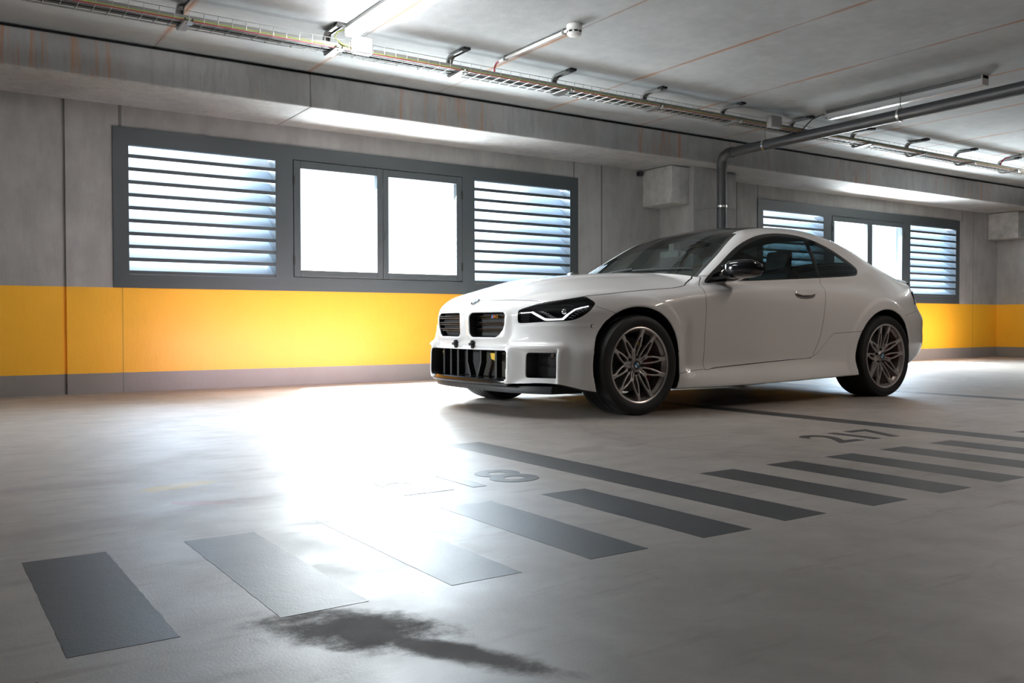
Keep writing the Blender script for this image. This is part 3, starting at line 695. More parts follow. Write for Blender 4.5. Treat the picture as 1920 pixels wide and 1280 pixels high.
def surface_nets(f):
    s = f < 0
    nx, ny, nz = f.shape
    c = s[:-1, :-1, :-1].astype(np.int8)
    for a in (0, 1):
        for b in (0, 1):
            for d in (0, 1):
                if a or b or d: c = c + s[a:nx-1+a, b:ny-1+b, d:nz-1+d]
    act = (c > 0) & (c < 8)
    idx = -np.ones(act.shape, np.int64); ii = np.argwhere(act); idx[act] = np.arange(len(ii))
    acc = np.zeros((len(ii), 3)); cnt = np.zeros(len(ii))
    for ax in range(3):
        o = [k for k in range(3) if k != ax]
        for a in (0, 1):
            for b in (0, 1):
                p0 = ii.copy(); p0[:, o[0]] += a; p0[:, o[1]] += b
                p1 = p0.copy(); p1[:, ax] += 1
                v0 = f[p0[:, 0], p0[:, 1], p0[:, 2]]; v1 = f[p1[:, 0], p1[:, 1], p1[:, 2]]
                m = (v0 < 0) != (v1 < 0); t = np.where(m, v0 / np.where(v0 == v1, 1, v0 - v1), 0)
                q = p0.astype(float); q[:, ax] += t
                acc[m] += q[m]; cnt[m] += 1
    V = acc / cnt[:, None] * DX + np.array([gx[0], gy[0], gz[0]])
    Q = []
    for ax in range(3):
        o = [(ax + 1) % 3, (ax + 2) % 3]
        sl0 = [slice(None)] * 3; sl1 = [slice(None)] * 3
        sl0[ax] = slice(0, -1); sl1[ax] = slice(1, None)
        a = s[tuple(sl0)]; b = s[tuple(sl1)]
        e = np.argwhere(a != b)
        e = e[(e[:, o[0]] > 0) & (e[:, o[1]] > 0) & (e[:, o[0]] < f.shape[o[0]] - 1) & (e[:, o[1]] < f.shape[o[1]] - 1)]
        inside = s[e[:, 0], e[:, 1], e[:, 2]]
        q = []
        for da, db in ((-1, -1), (0, -1), (0, 0), (-1, 0)):
            p = e.copy(); p[:, o[0]] += da; p[:, o[1]] += db
            q.append(idx[p[:, 0], p[:, 1], p[:, 2]])
        q = np.stack(q, 1); q[~inside] = q[~inside][:, ::-1]
        Q.append(q)
    return V, np.concatenate(Q)
def body_mesh():
    f = car_field()
    V, Q = surface_nets(f)
    g = np.stack(np.gradient(f, DX), -1).astype(np.float32)
    for _ in range(2):
        v = sample(f, V); n = sample(g, V); V = V - n * (np.clip(v, -.004, .004) / np.maximum((n**2).sum(1), .25))[:, None]
    T = np.concatenate([Q[:, [0, 1, 2]], Q[:, [0, 2, 3]]])
    N = sample(g, V); N /= np.linalg.norm(N, axis=1)[:, None] + 1e-9
    return f, V, N, T
def clip(V, N, T, phi, keep_pos=True):
    """cut a triangle mesh along phi = 0; returns (positive side), (negative side) as (V, N, T)"""
    out = []
    a = phi[T] > 0
    for sgn in (True, False):
        ins = a if sgn else ~a
        c = ins.sum(1); full = T[c == 3]
        nv = []; tri = []
        for k, cnt in ((1, 1), (2, 2)):
            m = c == cnt; t = T[m]; i = ins[m]
            if not len(t): continue
            lone = np.argmax(i if cnt == 1 else ~i, 1)
            r = np.arange(len(t))
            A = t[r, lone]; B = t[r, (lone + 1) % 3]; C = t[r, (lone + 2) % 3]
            base = sum(len(x) for x in nv)
            nv.append(np.stack([A, B], 1)); nv.append(np.stack([A, C], 1))
            ab = len(V) + base + r; ac = len(V) + base + len(t) + r
            if cnt == 1: tri.append(np.stack([A, ab, ac], 1))
            else:
                tri.append(np.stack([ab, B, C], 1)); tri.append(np.stack([ab, C, ac], 1))
        if nv:
            E = np.concatenate(nv); p0 = phi[E[:, 0]]; p1 = phi[E[:, 1]]
            t = (p0 / np.where(p0 == p1, 1, p0 - p1))[:, None]
            V2 = np.concatenate([V, V[E[:, 0]] * (1 - t) + V[E[:, 1]] * t]); N2 = np.concatenate([N, N[E[:, 0]] * (1 - t) + N[E[:, 1]] * t])
            T2 = np.concatenate([full] + tri)
            # merge the vertices made twice on shared edges
            key = np.sort(E, 1); key = key[:, 0] * (len(V) + 1) + key[:, 1]
            _, first, inv = np.unique(key, return_index=True, return_inverse=True)
            rem = np.arange(len(V2)); rem[len(V):] = len(V) + first[inv.ravel()]
            T2 = rem[T2]
        else: V2, N2, T2 = V, N, full
        used = np.zeros(len(V2), bool); used[T2.ravel()] = True
        mp = np.cumsum(used) - 1
        out.append((V2[used], N2[used], mp[T2]))
    return out
# ---------------------------------------------------------------- the car: materials
M_BODY = NT('white_car_paint').bsdf((.86, .845, .83), .38, Coat_Weight=1.0, Coat_Roughness=.03, Coat_IOR=1.5)
M_BLK = NT('gloss_black').bsdf((.006, .006, .007), .12, Coat_Weight=.6, Coat_Roughness=.03)
M_MBLK = plain('satin_black', (.010, .010, .011), .55)
M_LINE = NT('shut_line_shadow').bsdf((.03, .03, .03), .9)
M_CARB = NT('dark_carbon_roof').bsdf((.018, .019, .021), .25, Coat_Weight=1.0, Coat_Roughness=.02)
M_TYRE = plain('tyre_rubber', (.014, .014, .014), .62, scale=40, var=.2)
M_RIM = NT('silver_alloy').bsdf((.66, .62, .60), .34, .75)
M_RIMD = NT('alloy_barrel').bsdf((.42, .39, .37), .35, .85)
M_DISC = plain('brake_disc_metal', (.10, .095, .09), .4, .8)
M_CALI = plain('dark_red_caliper', (.10, .008, .008), .35)
M_YEL = plain('yellow_tag', (.75, .48, .02), .5)
M_CHR = NT('chrome').bsdf((.75, .75, .75), .12, 1)
M_DRL = emit('running_light', (.95, .97, 1.0), 1.5)
M_FAN = NT('light_fan').bsdf((.6, .62, .64), .2, .6)
M_SMOKE = NT('smoked_tail_lamp').bsdf((.05, .004, .006), .08, Coat_Weight=1)
M_INT = plain('dark_cabin_trim', (.016, .016, .017), .7)
M_SEAT = plain('black_leather', (.02, .02, .021), .5)
M_WS = glass('windscreen_glass', (.62, .72, .68), 0)
M_SG = glass('tinted_side_glass', (.22, .29, .29), 0)
M_LENS = glass('lamp_lens', (.93, .94, .95), 0)
M_BLUE = NT('badge_blue').bsdf((.02, .17, .35), .2); M_WHT = NT('badge_white').bsdf((.8, .8, .8), .2)
M_LBLUE = NT('badge_light_blue').bsdf((.15, .45, .8), .3); M_DBLUE = NT('badge_dark_blue').bsdf((.02, .04, .25), .3); M_REDB = NT('badge_red').bsdf((.7, .02, .02), .3)
# local frame of the car: x back, y to the car's right, z up  (the numpy body uses y to the left)
car = empty('car', (4.02794, 5.41620, 0), .006867)
tag(car, 'white two-door coupe with black grilles and silver wheels parked along the windows', 'car')
fF, V, N, TT = body_mesh()
gF = np.stack(np.gradient(fF, DX), -1).astype(np.float32)
def nrm(p):
    n = sample(gF, np.array([[p[0], abs(p[1]), p[2]]], float))[0]; n = n / np.linalg.norm(n); return n if p[1] >= 0 else n * [1, -1, 1]
FnA = nose_surface()
def fn_at(Vv):
    a = np.clip((Vv[:, 1] - gy[0]) / DX, 0, len(gy) - 1.001); b = np.clip((Vv[:, 2] - gz[0]) / DX, 0, len(gz) - 1.001)
    i, j = a.astype(int), b.astype(int); s, t = a - i, b - j
    return FnA[i, j] * (1-s) * (1-t) + FnA[i+1, j] * s * (1-t) + FnA[i, j+1] * (1-s) * t + FnA[i+1, j+1] * s * t
def poly_sdf(P, A, B):
    """signed distance to a closed polygon, negative inside"""
    P = np.array(P, float); d = np.full(A.shape, 1e9); ins = np.zeros(A.shape, bool)
    for (x0, z0), (x1, z1) in zip(P, np.roll(P, -1, 0)):
        ex, ez = x1 - x0, z1 - z0; t = np.clip(((A - x0) * ex + (B - z0) * ez) / (ex * ex + ez * ez), 0, 1)
        d = np.minimum(d, np.hypot(A - x0 - t * ex, B - z0 - t * ez))
        c = ((z0 > B) != (z1 > B)); xi = x0 + (B - z0) * ex / (ez if ez else 1e-9); ins ^= c & (A < xi)
    return np.where(ins, -d, d)
def smooth_poly(P, n=6):
    P = np.array(P, float); out = []
    for i in range(len(P)):
        a, b, c, d = P[i - 1], P[i], P[(i + 1) % len(P)], P[(i + 2) % len(P)]
        for k in range(n):
            t = k / n; out.append(.5 * (2*b + (c - a) * t + (2*a - 5*b + 4*c - d) * t*t + (3*b - a - 3*c + d) * t**3))
    return np.array(out)
class Shell:
    def __init__(s, m): s.m = m; s.gaps = []
    def cut(s, phi, gap=0.0):
        """take the part where phi > 0; a dark shut line of half width gap is left along the edge"""
        if gap:
            a, r = clip(*s.m, phi(s.m[0]) - gap)
            g, r = clip(*r, phi(r[0]) + gap)
            s.gaps.append(g)
        else: a, r = clip(*s.m, phi(s.m[0]))
        s.m = r; return a
def join(*ms):
    Vs, Ns, Ts = [], [], []; n = 0
    for v, nn, t in ms: Vs.append(v); Ns.append(nn); Ts.append(t + n); n += len(v)
    return np.concatenate(Vs), np.concatenate(Ns), np.concatenate(Ts)
def flipy(m): return m[0] * [1, -1, 1], m[1] * [1, -1, 1], m[2][:, ::-1]
def inset(m, d): return m[0] - m[1] * d, m[1], m[2]
def mk(name, mat, m, side='both', parent=None):
    if side == 'both': m = join(m, flipy(m))
    if side == 'right': m = flipy(m)
    v, n, t = flipy(m)          # into the local frame
    t = t[:, ::-1]
    v = v.astype(np.float32); me = bpy.data.meshes.new(name)
    me.vertices.add(len(v)); me.vertices.foreach_set('co', v.ravel())
    me.loops.add(len(t) * 3); me.loops.foreach_set('vertex_index', t.ravel().astype(np.int32))
    me.polygons.add(len(t)); me.polygons.foreach_set('loop_start', np.arange(0, len(t) * 3, 3, dtype=np.int32))
    me.update(calc_edges=True); me.materials.append(mat)
    # make the winding agree with the normals
    a, b, c = v[t[:, 0]], v[t[:, 1]], v[t[:, 2]]
    if (np.cross(b - a, c - a) * n[t[:, 0]]).sum() < 0: me.flip_normals()
    me.shade_smooth()
    n = n / (np.linalg.norm(n, axis=1)[:, None] + 1e-9)
    me.normals_split_custom_set_from_vertices(n.tolist())
    o = bpy.data.objects.new(name, me); COL.objects.link(o); o.parent = parent or car
    return o
# ---------------------------------------------------------------- cut the body into panels
half, _ = clip(V, N, TT, V[:, 1] - 1e-5)
half[1][half[0][:, 1] < 2e-4] *= [1, 0, 1]
B = Shell(half)
WC = ((0, .338, .385), (2.747, .34, .385))
zbf = lambda v: cr([-.9, -.6, -.42, .3, 2.3, 2.5, 3.1, 3.5, 3.9], np.array([.20, .222, .178, .16, .185, .19, .20, .235, .30]), v[:, 0])
liner = B.cut(lambda v: np.maximum(*[.3868 - np.hypot(v[:, 0] - a, v[:, 2] - b) for a, b, c in WC]))
under = B.cut(lambda v: zbf(v) + .004 - v[:, 2])
mk('underbody', M_MBLK, under)
for lm in clip(*liner, 1.4 - liner[0][:, 0]):
    for sd in ('left', 'right'): mk('wheel_arch_liner', M_MBLK, lm, sd)
k2 = lambda v: smax(box2(v[:, 1], v[:, 2], .062, .437, .522, .688, .035), (v[:, 1] - .437) * .75 + (.522 - v[:, 2]) * .66 + .045, .03)
kid = B.cut(lambda v: np.minimum(.006 - k2(v), np.minimum(v[:, 0] - fn_at(v) - .010, -.60 - v[:, 0])))
mk('grille_surround', M_MBLK, kid, 'left'); mk('grille_surround', M_MBLK, kid, 'right')
mouth = B.cut(lambda v: np.minimum(.006 - box2(v[:, 1], v[:, 2], -.6, .500, .242, .432, .02), np.minimum(v[:, 0] - fn_at(v) - .006, -.55 - v[:, 0])))
mk('lower_intake', M_MBLK, mouth)
sidei = B.cut(lambda v: np.minimum(.004 - box2(v[:, 1], v[:, 2], .605, .785, .262, .422, .012), np.minimum(v[:, 0] - fn_at(v) - .060, -.35 - v[:, 0])))
mk('side_intake', M_MBLK, sidei, 'left'); mk('side_intake', M_MBLK, sidei, 'right')
# glasshouse
Tk = lambda v: cr(TZ, TY, v[:, 2]) + cr(TX, np.array(TS), v[:, 0])
WPOLY = smooth_poly([(.735, .914), (.969, 1.069), (1.183, 1.193), (1.367, 1.268), (1.561, 1.314), (1.773, 1.333), (1.964, 1.325), (2.152, 1.292), (2.327, 1.232), (2.474, 1.162), (2.588, 1.100), (2.628, 1.065), (2.600, 1.025), (2.524, 1.006), (2.2, .984), (1.7, .956), (1.2, .930), (.9, .918)], 5)
wp = lambda v: np.maximum(poly_sdf(WPOLY, v[:, 0], v[:, 2]), np.maximum(Tk(v) - .10 - v[:, 1], .6 - v[:, 0]))
win = B.cut(lambda v: -wp(v))
ws_a = lambda v: np.interp(v[:, 2], [.90, .965, 1.127, 1.308, 1.42], [.760, .731, .662, .567, .50])
ws = B.cut(lambda v: np.minimum(np.minimum(ws_a(v) - v[:, 1], 1.345 - v[:, 0]), v[:, 0] - (.690 + .075 * v[:, 1]**2)) + 0 * v[:, 0])
roof = B.cut(lambda v: np.minimum(np.minimum(v[:, 0] - 1.345, 2.56 - v[:, 0]), np.minimum(.515 - v[:, 1], v[:, 2] - 1.2)), .0015)
bl = B.cut(lambda v: np.minimum(np.minimum(v[:, 0] - 2.58, 3.16 - v[:, 0]), np.minimum(.56 - .12 * (v[:, 0] - 2.6) - v[:, 1], v[:, 2] - 1.0)))
mk('roof_panel', M_CARB, roof)
W2 = Shell(win)
GP = lambda v: poly_sdf(WPOLY, v[:, 0], v[:, 2])
inner = W2.cut(lambda v: -GP(v) - np.interp(v[:, 2] - .915 - .05 * (v[:, 0] - .74), [.0, .03, .08], [.010, .014, .026]) - .12 * np.clip(.93 - v[:, 0], 0, 1) * 0)
W3 = Shell(inner)
pil = W3.cut(lambda v: .016 - np.abs(v[:, 0] - (2.035 + .10 * (v[:, 2] - 1.1))))
corner = W3.cut(lambda v: .93 - v[:, 0])
dg = W3.cut(lambda v: 2.0 - v[:, 0]); qg = W3.m
trim = join(W2.m, pil, corner)
for sd in ('left', 'right'):
    mk('window_trim', M_BLK, trim, sd)
    mk('door_glass', M_SG, dg, sd); mk('quarter_glass', M_SG, qg, sd)
S2 = Shell(ws); wsg = S2.cut(lambda v: np.minimum(np.minimum(ws_a(v) - .030 - v[:, 1], 1.318 - v[:, 0]), v[:, 0] - .725))
mk('windscreen', M_WS, wsg); mk('windscreen_border', M_BLK, S2.m)
S3 = Shell(bl); blg = S3.cut(lambda v: np.minimum(np.minimum(v[:, 0] - 2.62, 3.12 - v[:, 0]), .52 - .12 * (v[:, 0] - 2.6) - v[:, 1]))
mk('rear_window', M_SG, blg); mk('rear_window_border', M_BLK, S3.m)
# lamps
HP = smooth_poly([(-.178, .690), (-.165, .703), (-.086, .722), (.05, .747), (.24, .768), (.427, .786), (.480, .772), (.527, .748), (.519, .727), (.478, .690), (.40, .653), (.315, .634), (.18, .628), (.051, .624), (-.10, .618), (-.168, .619), (-.180, .635), (-.182, .66)], 4)
hs = lambda v: np.maximum(poly_sdf(HP, v[:, 0] + v[:, 1], v[:, 2]), np.maximum(v[:, 0] + .12, .35 - v[:, 1]))
hous, _ = clip(*B.m, -(hs(B.m[0]) - .012))
lamp_m = B.cut(lambda v: -hs(v), .0012)
for sd in ('left', 'right'):
    L = Shell(lamp_m); ln = L.cut(lambda v: -hs(v) - .006)
    hl = mk('headlight', M_BLK, L.m, sd); mk('lamp_lens', M_LENS, ln, sd, hl); mk('lamp_housing', M_BLK, inset(hous, .026), sd, hl)
    q = 1 if sd == 'left' else -1
    def inn(p, d):
        n = nrm(p); return (p[0] - n[0] * d, -q * (p[1] - n[1] * d), p[2] - n[2] * d)
    path = [(-.703, .542, .684), (-.659, .613, .688), (-.642, .645, .668), (-.610, .688, .641), (-.57, .728, .637), (-.525, .770, .641), (-.495, .788, .672), (-.447, .805, .709), (-.40, .820, .722), (-.357, .835, .731)]
    mb = MB()
    for i in range(len(path) - 1): mb.tube([inn(path[i], .011), inn(path[i + 1], .011)], .0035 if i == 0 else (.0075 if i < 6 else .0055 - .001 * (i - 6)), 8)
    mb.build('running_light', M_DRL, hl, smooth=40)
    fan = MB()
    for i in range(6):
        t = i / 5; a = np.array((-.635, .655, .692)) * (1 - t) + np.array((-.585, .715, .652)) * t; b = np.array((-.612, .680, .693)) * (1 - t) + np.array((-.556, .743, .652)) * t
        fan.tube([inn(a, .015), inn(b, .015)], .0022, 5)
        a = np.array((-.488, .790, .655)) * (1 - t) + np.array((-.395, .822, .722)) * t; b = np.array((-.462, .803, .650)) * (1 - t) + np.array((-.372, .832, .708)) * t
        fan.tube([inn(a, .015), inn(b, .015)], .0022, 5)
    fan.build('light_fan', M_FAN, hl, smooth=40)
    c = inn((-.522, .767, .697), .024); R = MB()
    R.lathe([(.0, -.006), (.012, -.004), (.019, .004), (.021, .014)], (c[0], c[1], c[2]), 'x', 20); R.build('projector_lens', M_CHR, hl, smooth=60)
    R = MB().tube([inn((-.668, .570, .712), .01), inn((-.59, .672, .728), .012), inn((-.50, .75, .738), .012), inn((-.45, .79, .733), .012)], .0022, 6)
    R.build('chrome_arc', M_CHR, hl, smooth=40)
    R = MB()
    for z in (.630, .644, .658, .671): R.tube([inn((-.703, .545, z), .012), inn((-.672, .595, z), .012)], .003, 6)
    R.build('lamp_ribs', M_MBLK, hl, smooth=40)
tl = B.cut(lambda v: np.minimum(np.minimum(v[:, 0] - 3.36, .055 - np.abs(v[:, 2] - .845 - .12 * (v[:, 0] - 3.5))), v[:, 1] - .30), .0015)
mk('tail_lamp', M_SMOKE, inset(tl, -.004), 'left'); mk('tail_lamp', M_SMOKE, inset(tl, -.004), 'right')
G = .0019
# bonnet
zs = lambda v: np.interp(v[:, 0], [-.9, -.70, -.62, -.59, -.367, -.351, -.005, .30, .419, .503, .56, .600, .652, .70, .735, .76], [.778, .778, .764, .751, .790, .793, .829, .853, .861, .872, .883, .895, .915, .94, .965, 1.0])
bon = B.cut(lambda v: np.minimum(v[:, 2] - zs(v), .755 - v[:, 0]), G)
mk('bonnet', M_BODY, bon)
doorp = smooth_poly([(.745, .958), (.735, .945), (.712, .925), (.672, .88), (.650, .82), (.652, .70), (.664, .50), (.672, .40), (.675, .287), (.80, .296), (1.241, .316), (1.60, .331), (1.852, .342), (1.890, .39), (1.932, .479), (1.954, .60), (1.962, .70), (1.985, .82), (2.020, .93), (2.03, .985), (2.0, 1.0), (1.5, .97), (1.0, .955)], 4)
door = B.cut(lambda v: np.minimum(-poly_sdf(doorp, v[:, 0], v[:, 2]), np.minimum(v[:, 1] - .66, 1.15 - v[:, 2])), G)
dl, dr = mk('door', M_BODY, door, 'left'), mk('door', M_BODY, door, 'right')
sill = B.cut(lambda v: np.minimum(np.interp(v[:, 0], [.3, .38, .652, .673, 1.241, 1.852, 1.93, 2.05, 2.10, 2.42], [.262, .268, .287, .2845, .3135, .3395, .375, .50, .531, .546]) - v[:, 2], np.minimum(v[:, 0] - .30, 2.45 - v[:, 0])), G * .8)
mk('side_skirt', M_BODY, sill, 'left'); mk('side_skirt', M_BODY, sill, 'right')
fb = B.cut(lambda v: np.minimum(np.interp(v[:, 0], [-.9, -.5, -.34, -.325, -.17, -.1], [.9, .9, .80, .728, .676, .65]) - v[:, 2], -.10 - v[:, 0]), G * .7)
mk('front_bumper', M_BODY, fb)
fen = B.cut(lambda v: np.minimum(.70 - v[:, 0], .96 - v[:, 2] + .12 * 0))
mk('front_wing', M_BODY, fen, 'left'); mk('front_wing', M_BODY, fen, 'right')
rb = B.cut(lambda v: np.minimum(np.minimum(v[:, 0] - 3.03, .678 + .12 * (v[:, 0] - 3.03) - v[:, 2]), 9 + v[:, 0]), G * .6)
mk('rear_bumper', M_BODY, rb)
mk('body_shell', M_BODY, B.m)
for g in B.gaps:
    if len(g[2]):
        for sd in ('left', 'right'): mk('shut_line', M_LINE, inset(g, .0012), sd)
# cabin lining, seen through the glass
pin, _ = clip(*join(B.m, door, roof, trim), 0 * 0 + np.minimum.reduce([join(B.m, door, roof, trim)[0][:, 0] - .75, 3.25 - join(B.m, door, roof, trim)[0][:, 0], join(B.m, door, roof, trim)[0][:, 2] - .35]))
mk('cabin_lining', M_INT, inset(pin, .012))
# ---------------------------------------------------------------- front end details (y below is to the car's left; L() converts)
def L(mb): mb.v = [(a, -b, c) for a, b, c in mb.v]; return mb
def both(fn, name, mat, parent=None, **kw):
    for s in (1, -1):
        mb = fn(); mb.v = [(a, s * b, c) for a, b, c in mb.v]; L(mb).build(name, mat, parent or car, **kw)
for s in (1, -1):
    g = L(MB().box(-.704, -.700, *sorted((s * .05, s * .45)), .51, .70)).build('radiator_grille', M_MBLK, car)
    for z in (.665, .621, .577):
        for dz, xx in ((0, -.755), (-.014, -.748)):
            mb = MB().box(xx, xx + .035, *sorted((s * .060, s * (.436 if z > .6 else .41))), z + dz - .0035, z + dz + .0035)
            L(mb).build('grille_bar', M_BLK, g, bevel=.0015)
# badge in the near grille
bd = empty('grille_badge', (0, 0, 0), 0, car)
y0 = .292
for i, m in enumerate((M_LBLUE, M_DBLUE, M_REDB)):
    a = y0 + i * .009
    L(MB().hexa([(-.764, a, .650), (-.764, a + .008, .650), (-.758, a + .008, .650), (-.758, a, .650), (-.764, a + .008, .672), (-.764, a + .016, .672), (-.758, a + .016, .672), (-.758, a + .008, .672)])).build('badge_stripe', m, bd)
t = text_mesh('badge_letters', 'M2', .03, M_CHR, ext=.002, bold=.0006); v = np.array([p.co for p in t.data.vertices]); lo, hi = v.min(0), v.max(0)
for p in t.data.vertices:
    u = (p.co.x - lo[0]) / (hi[0] - lo[0]); w = (p.co.y - lo[1]) / (hi[1] - lo[1]); p.co = (-.764 + p.co.z, -(y0 + .030 + u * .052 + w * .006), .650 + w * .022)
t.parent = bd
def roundel(name, r, parent, M):
    """disc with black ring and blue and white quarters; M maps (right, up, out) to local space"""
    mb = MB(); mats = []; rings = [(r, r * .72, M_BLK), (r * .72, 0, None)]
    o = []; n = 24
    def add(r0, r1, a0, a1, h, mi, k):
        vs = []; 
        for i in range(k + 1):
            a = a0 + (a1 - a0) * i / k
            vs += [M(r0 * math.cos(a), r0 * math.sin(a), h), M(r1 * math.cos(a), r1 * math.sin(a), h)]
        b = len(mb.v); mb.v += [tuple(q) for q in vs]
        for i in range(k): mb.f.append((b + 2*i, b + 2*i + 1, b + 2*i + 3, b + 2*i + 2)); mats.append(mi)
    add(r, r * .94, 0, 2 * PI, .003, 3, 28); add(r * .94, r * .68, 0, 2 * PI, .003, 0, 28); add(r * .68, r * .62, 0, 2 * PI, .0032, 3, 28)
    for q in range(4): add(r * .62, 0.0001, q * PI / 2, (q + 1) * PI / 2, .0034, 1 if q % 2 else 2, 7)
    add(r, r, 0, 2 * PI, 0, 3, 28)
    b = len(mb.v)
    for i in range(28):
        a, c = 2 * PI * i / 28, 2 * PI * (i + 1) / 28
        mb.v += [tuple(M(r * math.cos(t), r * math.sin(t), h)) for t in (a, c) for h in (-.004, .003)]; mb.f.append((b, b + 1, b + 3, b + 2)); mats.append(3); b += 4
    me = bpy.data.meshes.new(name); me.from_pydata(mb.v, [], mb.f)
    for m in (M_BLK, M_BLUE, M_WHT, M_CHR): me.materials.append(m)
    me.polygons.foreach_set('material_index', mats)
    o = bpy.data.objects.new(name, me); COL.objects.link(o); o.parent = parent; return o
def surf_x(x, y, zhi=1.2):
    """height of the body under a point, in plan"""
    z = np.arange(zhi, .3, -.002); v = sample(fF, np.stack([np.full_like(z, x), np.full_like(z, abs(y)), z], 1)); return z[np.argmax(v < 0)]
ex = -.708; ez = surf_x(ex, 0); en = nrm((ex, 0, ez)); en = np.array((en[0], 0, en[2])); en /= np.linalg.norm(en); eu = np.array((en[2], 0, -en[0])); eu = eu * np.sign(eu[2] if abs(eu[2]) > 1e-3 else eu[0])
roundel('bonnet_emblem', .037, car, lambda a, b, h: np.array((ex, 0, ez)) + en * (h + .003) + eu * b + np.array((0, -1, 0)) * a)
# plate holder clips
for yc in (-.150, .078):
    mb = MB()
    for z0, z1, a, b in ((.470, .498, .0, .010), (.442, .472, .016, .0)):
        mb.hexa([(-.800, yc + a - .008, z0 if a == 0 else z0), (-.800, yc + a + .008, z0), (-.770, yc + a + .008, z0), (-.770, yc + a - .008, z0),
                 (-.800, yc + b - .008, z1), (-.800, yc + b + .008, z1), (-.770, yc + b + .008, z1), (-.770, yc + b - .008, z1)])
    mb.box(-.802, -.775, yc - .022, yc - .004, .462, .480)
    L(mb).build('plate_clip', M_MBLK, car, bevel=.0015)
# lower mouth: cooler, struts, tow covers
cool = L(MB().box(-.648, -.642, -.02, .36, .25, .42)).build('cooler', plain('cooler_fins', (.03, .028, .025), .5, .5), car)
fins = MB()
for i in range(16): fins.box(-.652, -.648, -.02, .36, .256 + i * .0103, .2585 + i * .0103)
L(fins).build('cooler_fins', plain('fin_metal', (.07, .065, .055), .4, .7), cool)
for y, k in ((-.40, 0), (-.30, 0), (-.20, 0), (-.075, .045), (.105, -.045), (.30, 0)):
    mb = MB(); w = .012
    for z0, z1, a, b in ((.245, .345, y + k, y), (.345, .430, y, y)):
        mb.hexa([(-.735, a - w, z0), (-.735, a + w, z0), (-.69, a + w, z0), (-.69, a - w, z0), (-.735, b - w, z1), (-.735, b + w, z1), (-.69, b + w, z1), (-.69, b - w, z1)])
    L(mb).build('intake_strut', M_MBLK, car, bevel=.002)
for y in (-.455, .20): L(MB().hexa([(-.715, y + .012, .372), (-.715, y + .055, .360), (-.700, y + .055, .360), (-.700, y + .012, .372), (-.715, y, .412), (-.715, y + .06, .412), (-.700, y + .06, .412), (-.700, y, .412)])).build('yellow_tag', M_YEL, car, bevel=.002)
# front lip
def lip(ypts, zlo, zhi, out, depth, name, mat, n=24):
    mb = MB(); ring = []
    for i in range(n + 1):
        y = ypts[0] + (ypts[1] - ypts[0]) * i / n; x = float(cr(YK, FLOW, np.array([abs(y)]))[0]) + out
        ring.append([(x, y, zlo + .004), (x - .006, y, (zlo + zhi) / 2), (x + .004, y, zhi), (x + depth, y, zhi), (x + depth, y, zlo)])
    m = 5; vs = [p for r in ring for p in r]
    fs = [(i * m + j, i * m + (j + 1) % m, (i + 1) * m + (j + 1) % m, (i + 1) * m + j) for i in range(n) for j in range(m)] + [tuple(range(m)), tuple(range(n * m, n * m + m))]
    return L(mb.add(vs, fs)).build(name, mat, car, smooth=50)
lip((-.495, .495), .198, .243, -.005, .12, 'intake_lip', M_BLK)
lip((-.74, .74), .150, .205, .055, .25, 'front_splitter', M_MBLK)
for s in (1, -1): L(MB().hexa([(-.70, s * .60, .205), (-.66, s * .715, .205), (-.58, s * .72, .205), (-.60, s * .60, .205), (-.71, s * .60, .235), (-.675, s * .715, .235), (-.58, s * .72, .235), (-.60, s * .60, .235)])).build('bumper_foot', M_BODY, car, bevel=.006) if 0 else None
both(lambda: MB().box(-.60, -.585, .60, .80, .340, .345), 'intake_vane', M_BLK)
both(lambda: MB().box(-.60, -.55, .735, .785, .385, .425), 'intake_module', M_BLK, bevel=.008)
# door handle, sensor, wipers
for q, dd in ((1, dl), (-1, dr)):
    def at(x, z, d):
        ys = np.arange(1.0, .6, -.001); v = sample(fF, np.stack([np.full_like(ys, x), ys, np.full_like(ys, z)], 1)); y = ys[np.argmax(v < 0)]
        n = nrm((x, y, z)); return (x + n[0] * d, -q * (y + n[1] * d), z + n[2] * d)
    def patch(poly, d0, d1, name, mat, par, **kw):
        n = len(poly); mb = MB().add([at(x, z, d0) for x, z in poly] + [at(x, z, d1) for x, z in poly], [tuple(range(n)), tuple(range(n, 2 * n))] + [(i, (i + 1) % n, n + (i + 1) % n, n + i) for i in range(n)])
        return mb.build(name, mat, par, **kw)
    hp = patch([(1.625, .834), (1.648, .836), (1.76, .838), (1.858, .840), (1.866, .833), (1.852, .818), (1.82, .806), (1.76, .800), (1.69, .802), (1.645, .812)], -.002, .0012, 'recess_shade_patch', NT('recess_shade').bsdf((.20, .19, .185), .3), dd)  # flush grey patch, paints the shade of the recess under the handle
    patch([(1.628, .836), (1.634, .860), (1.650, .867), (1.858, .872), (1.872, .864), (1.870, .842), (1.80, .826), (1.70, .824)], .002, .016, 'door_handle', M_BODY, dd, bevel=.006, seg=3)
_ys = np.arange(1.0, .6, -.001); sens_y = _ys[np.argmax(sample(fF, np.stack([np.full_like(_ys, -.352), _ys, np.full_like(_ys, .595)], 1)) < 0)]
both(lambda: MB().lathe([(0, .003), (.011, .003), (.012, -.004)], (-.352, sens_y, .595), 'y', 20), 'parking_sensor', M_BODY, smooth=30)
both(lambda: MB().lathe([(.0125, .0022), (.0145, .0018), (.0145, -.008)], (-.352, sens_y, .595), 'y', 20), 'sensor_ring', M_LINE)
def glassz(x, y, d): z = surf_x(x, y, 1.5); return (x, -y, z + d)
for pts in ([(.72, .05), (.735, .25), (.765, .45), (.80, .62)], [(.72, -.60), (.725, -.35), (.735, -.12), (.75, .02)]):
    MB().tube([glassz(x, y, .012) for x, y in pts], .006, 6).build('wiper', M_MBLK, car, smooth=40)
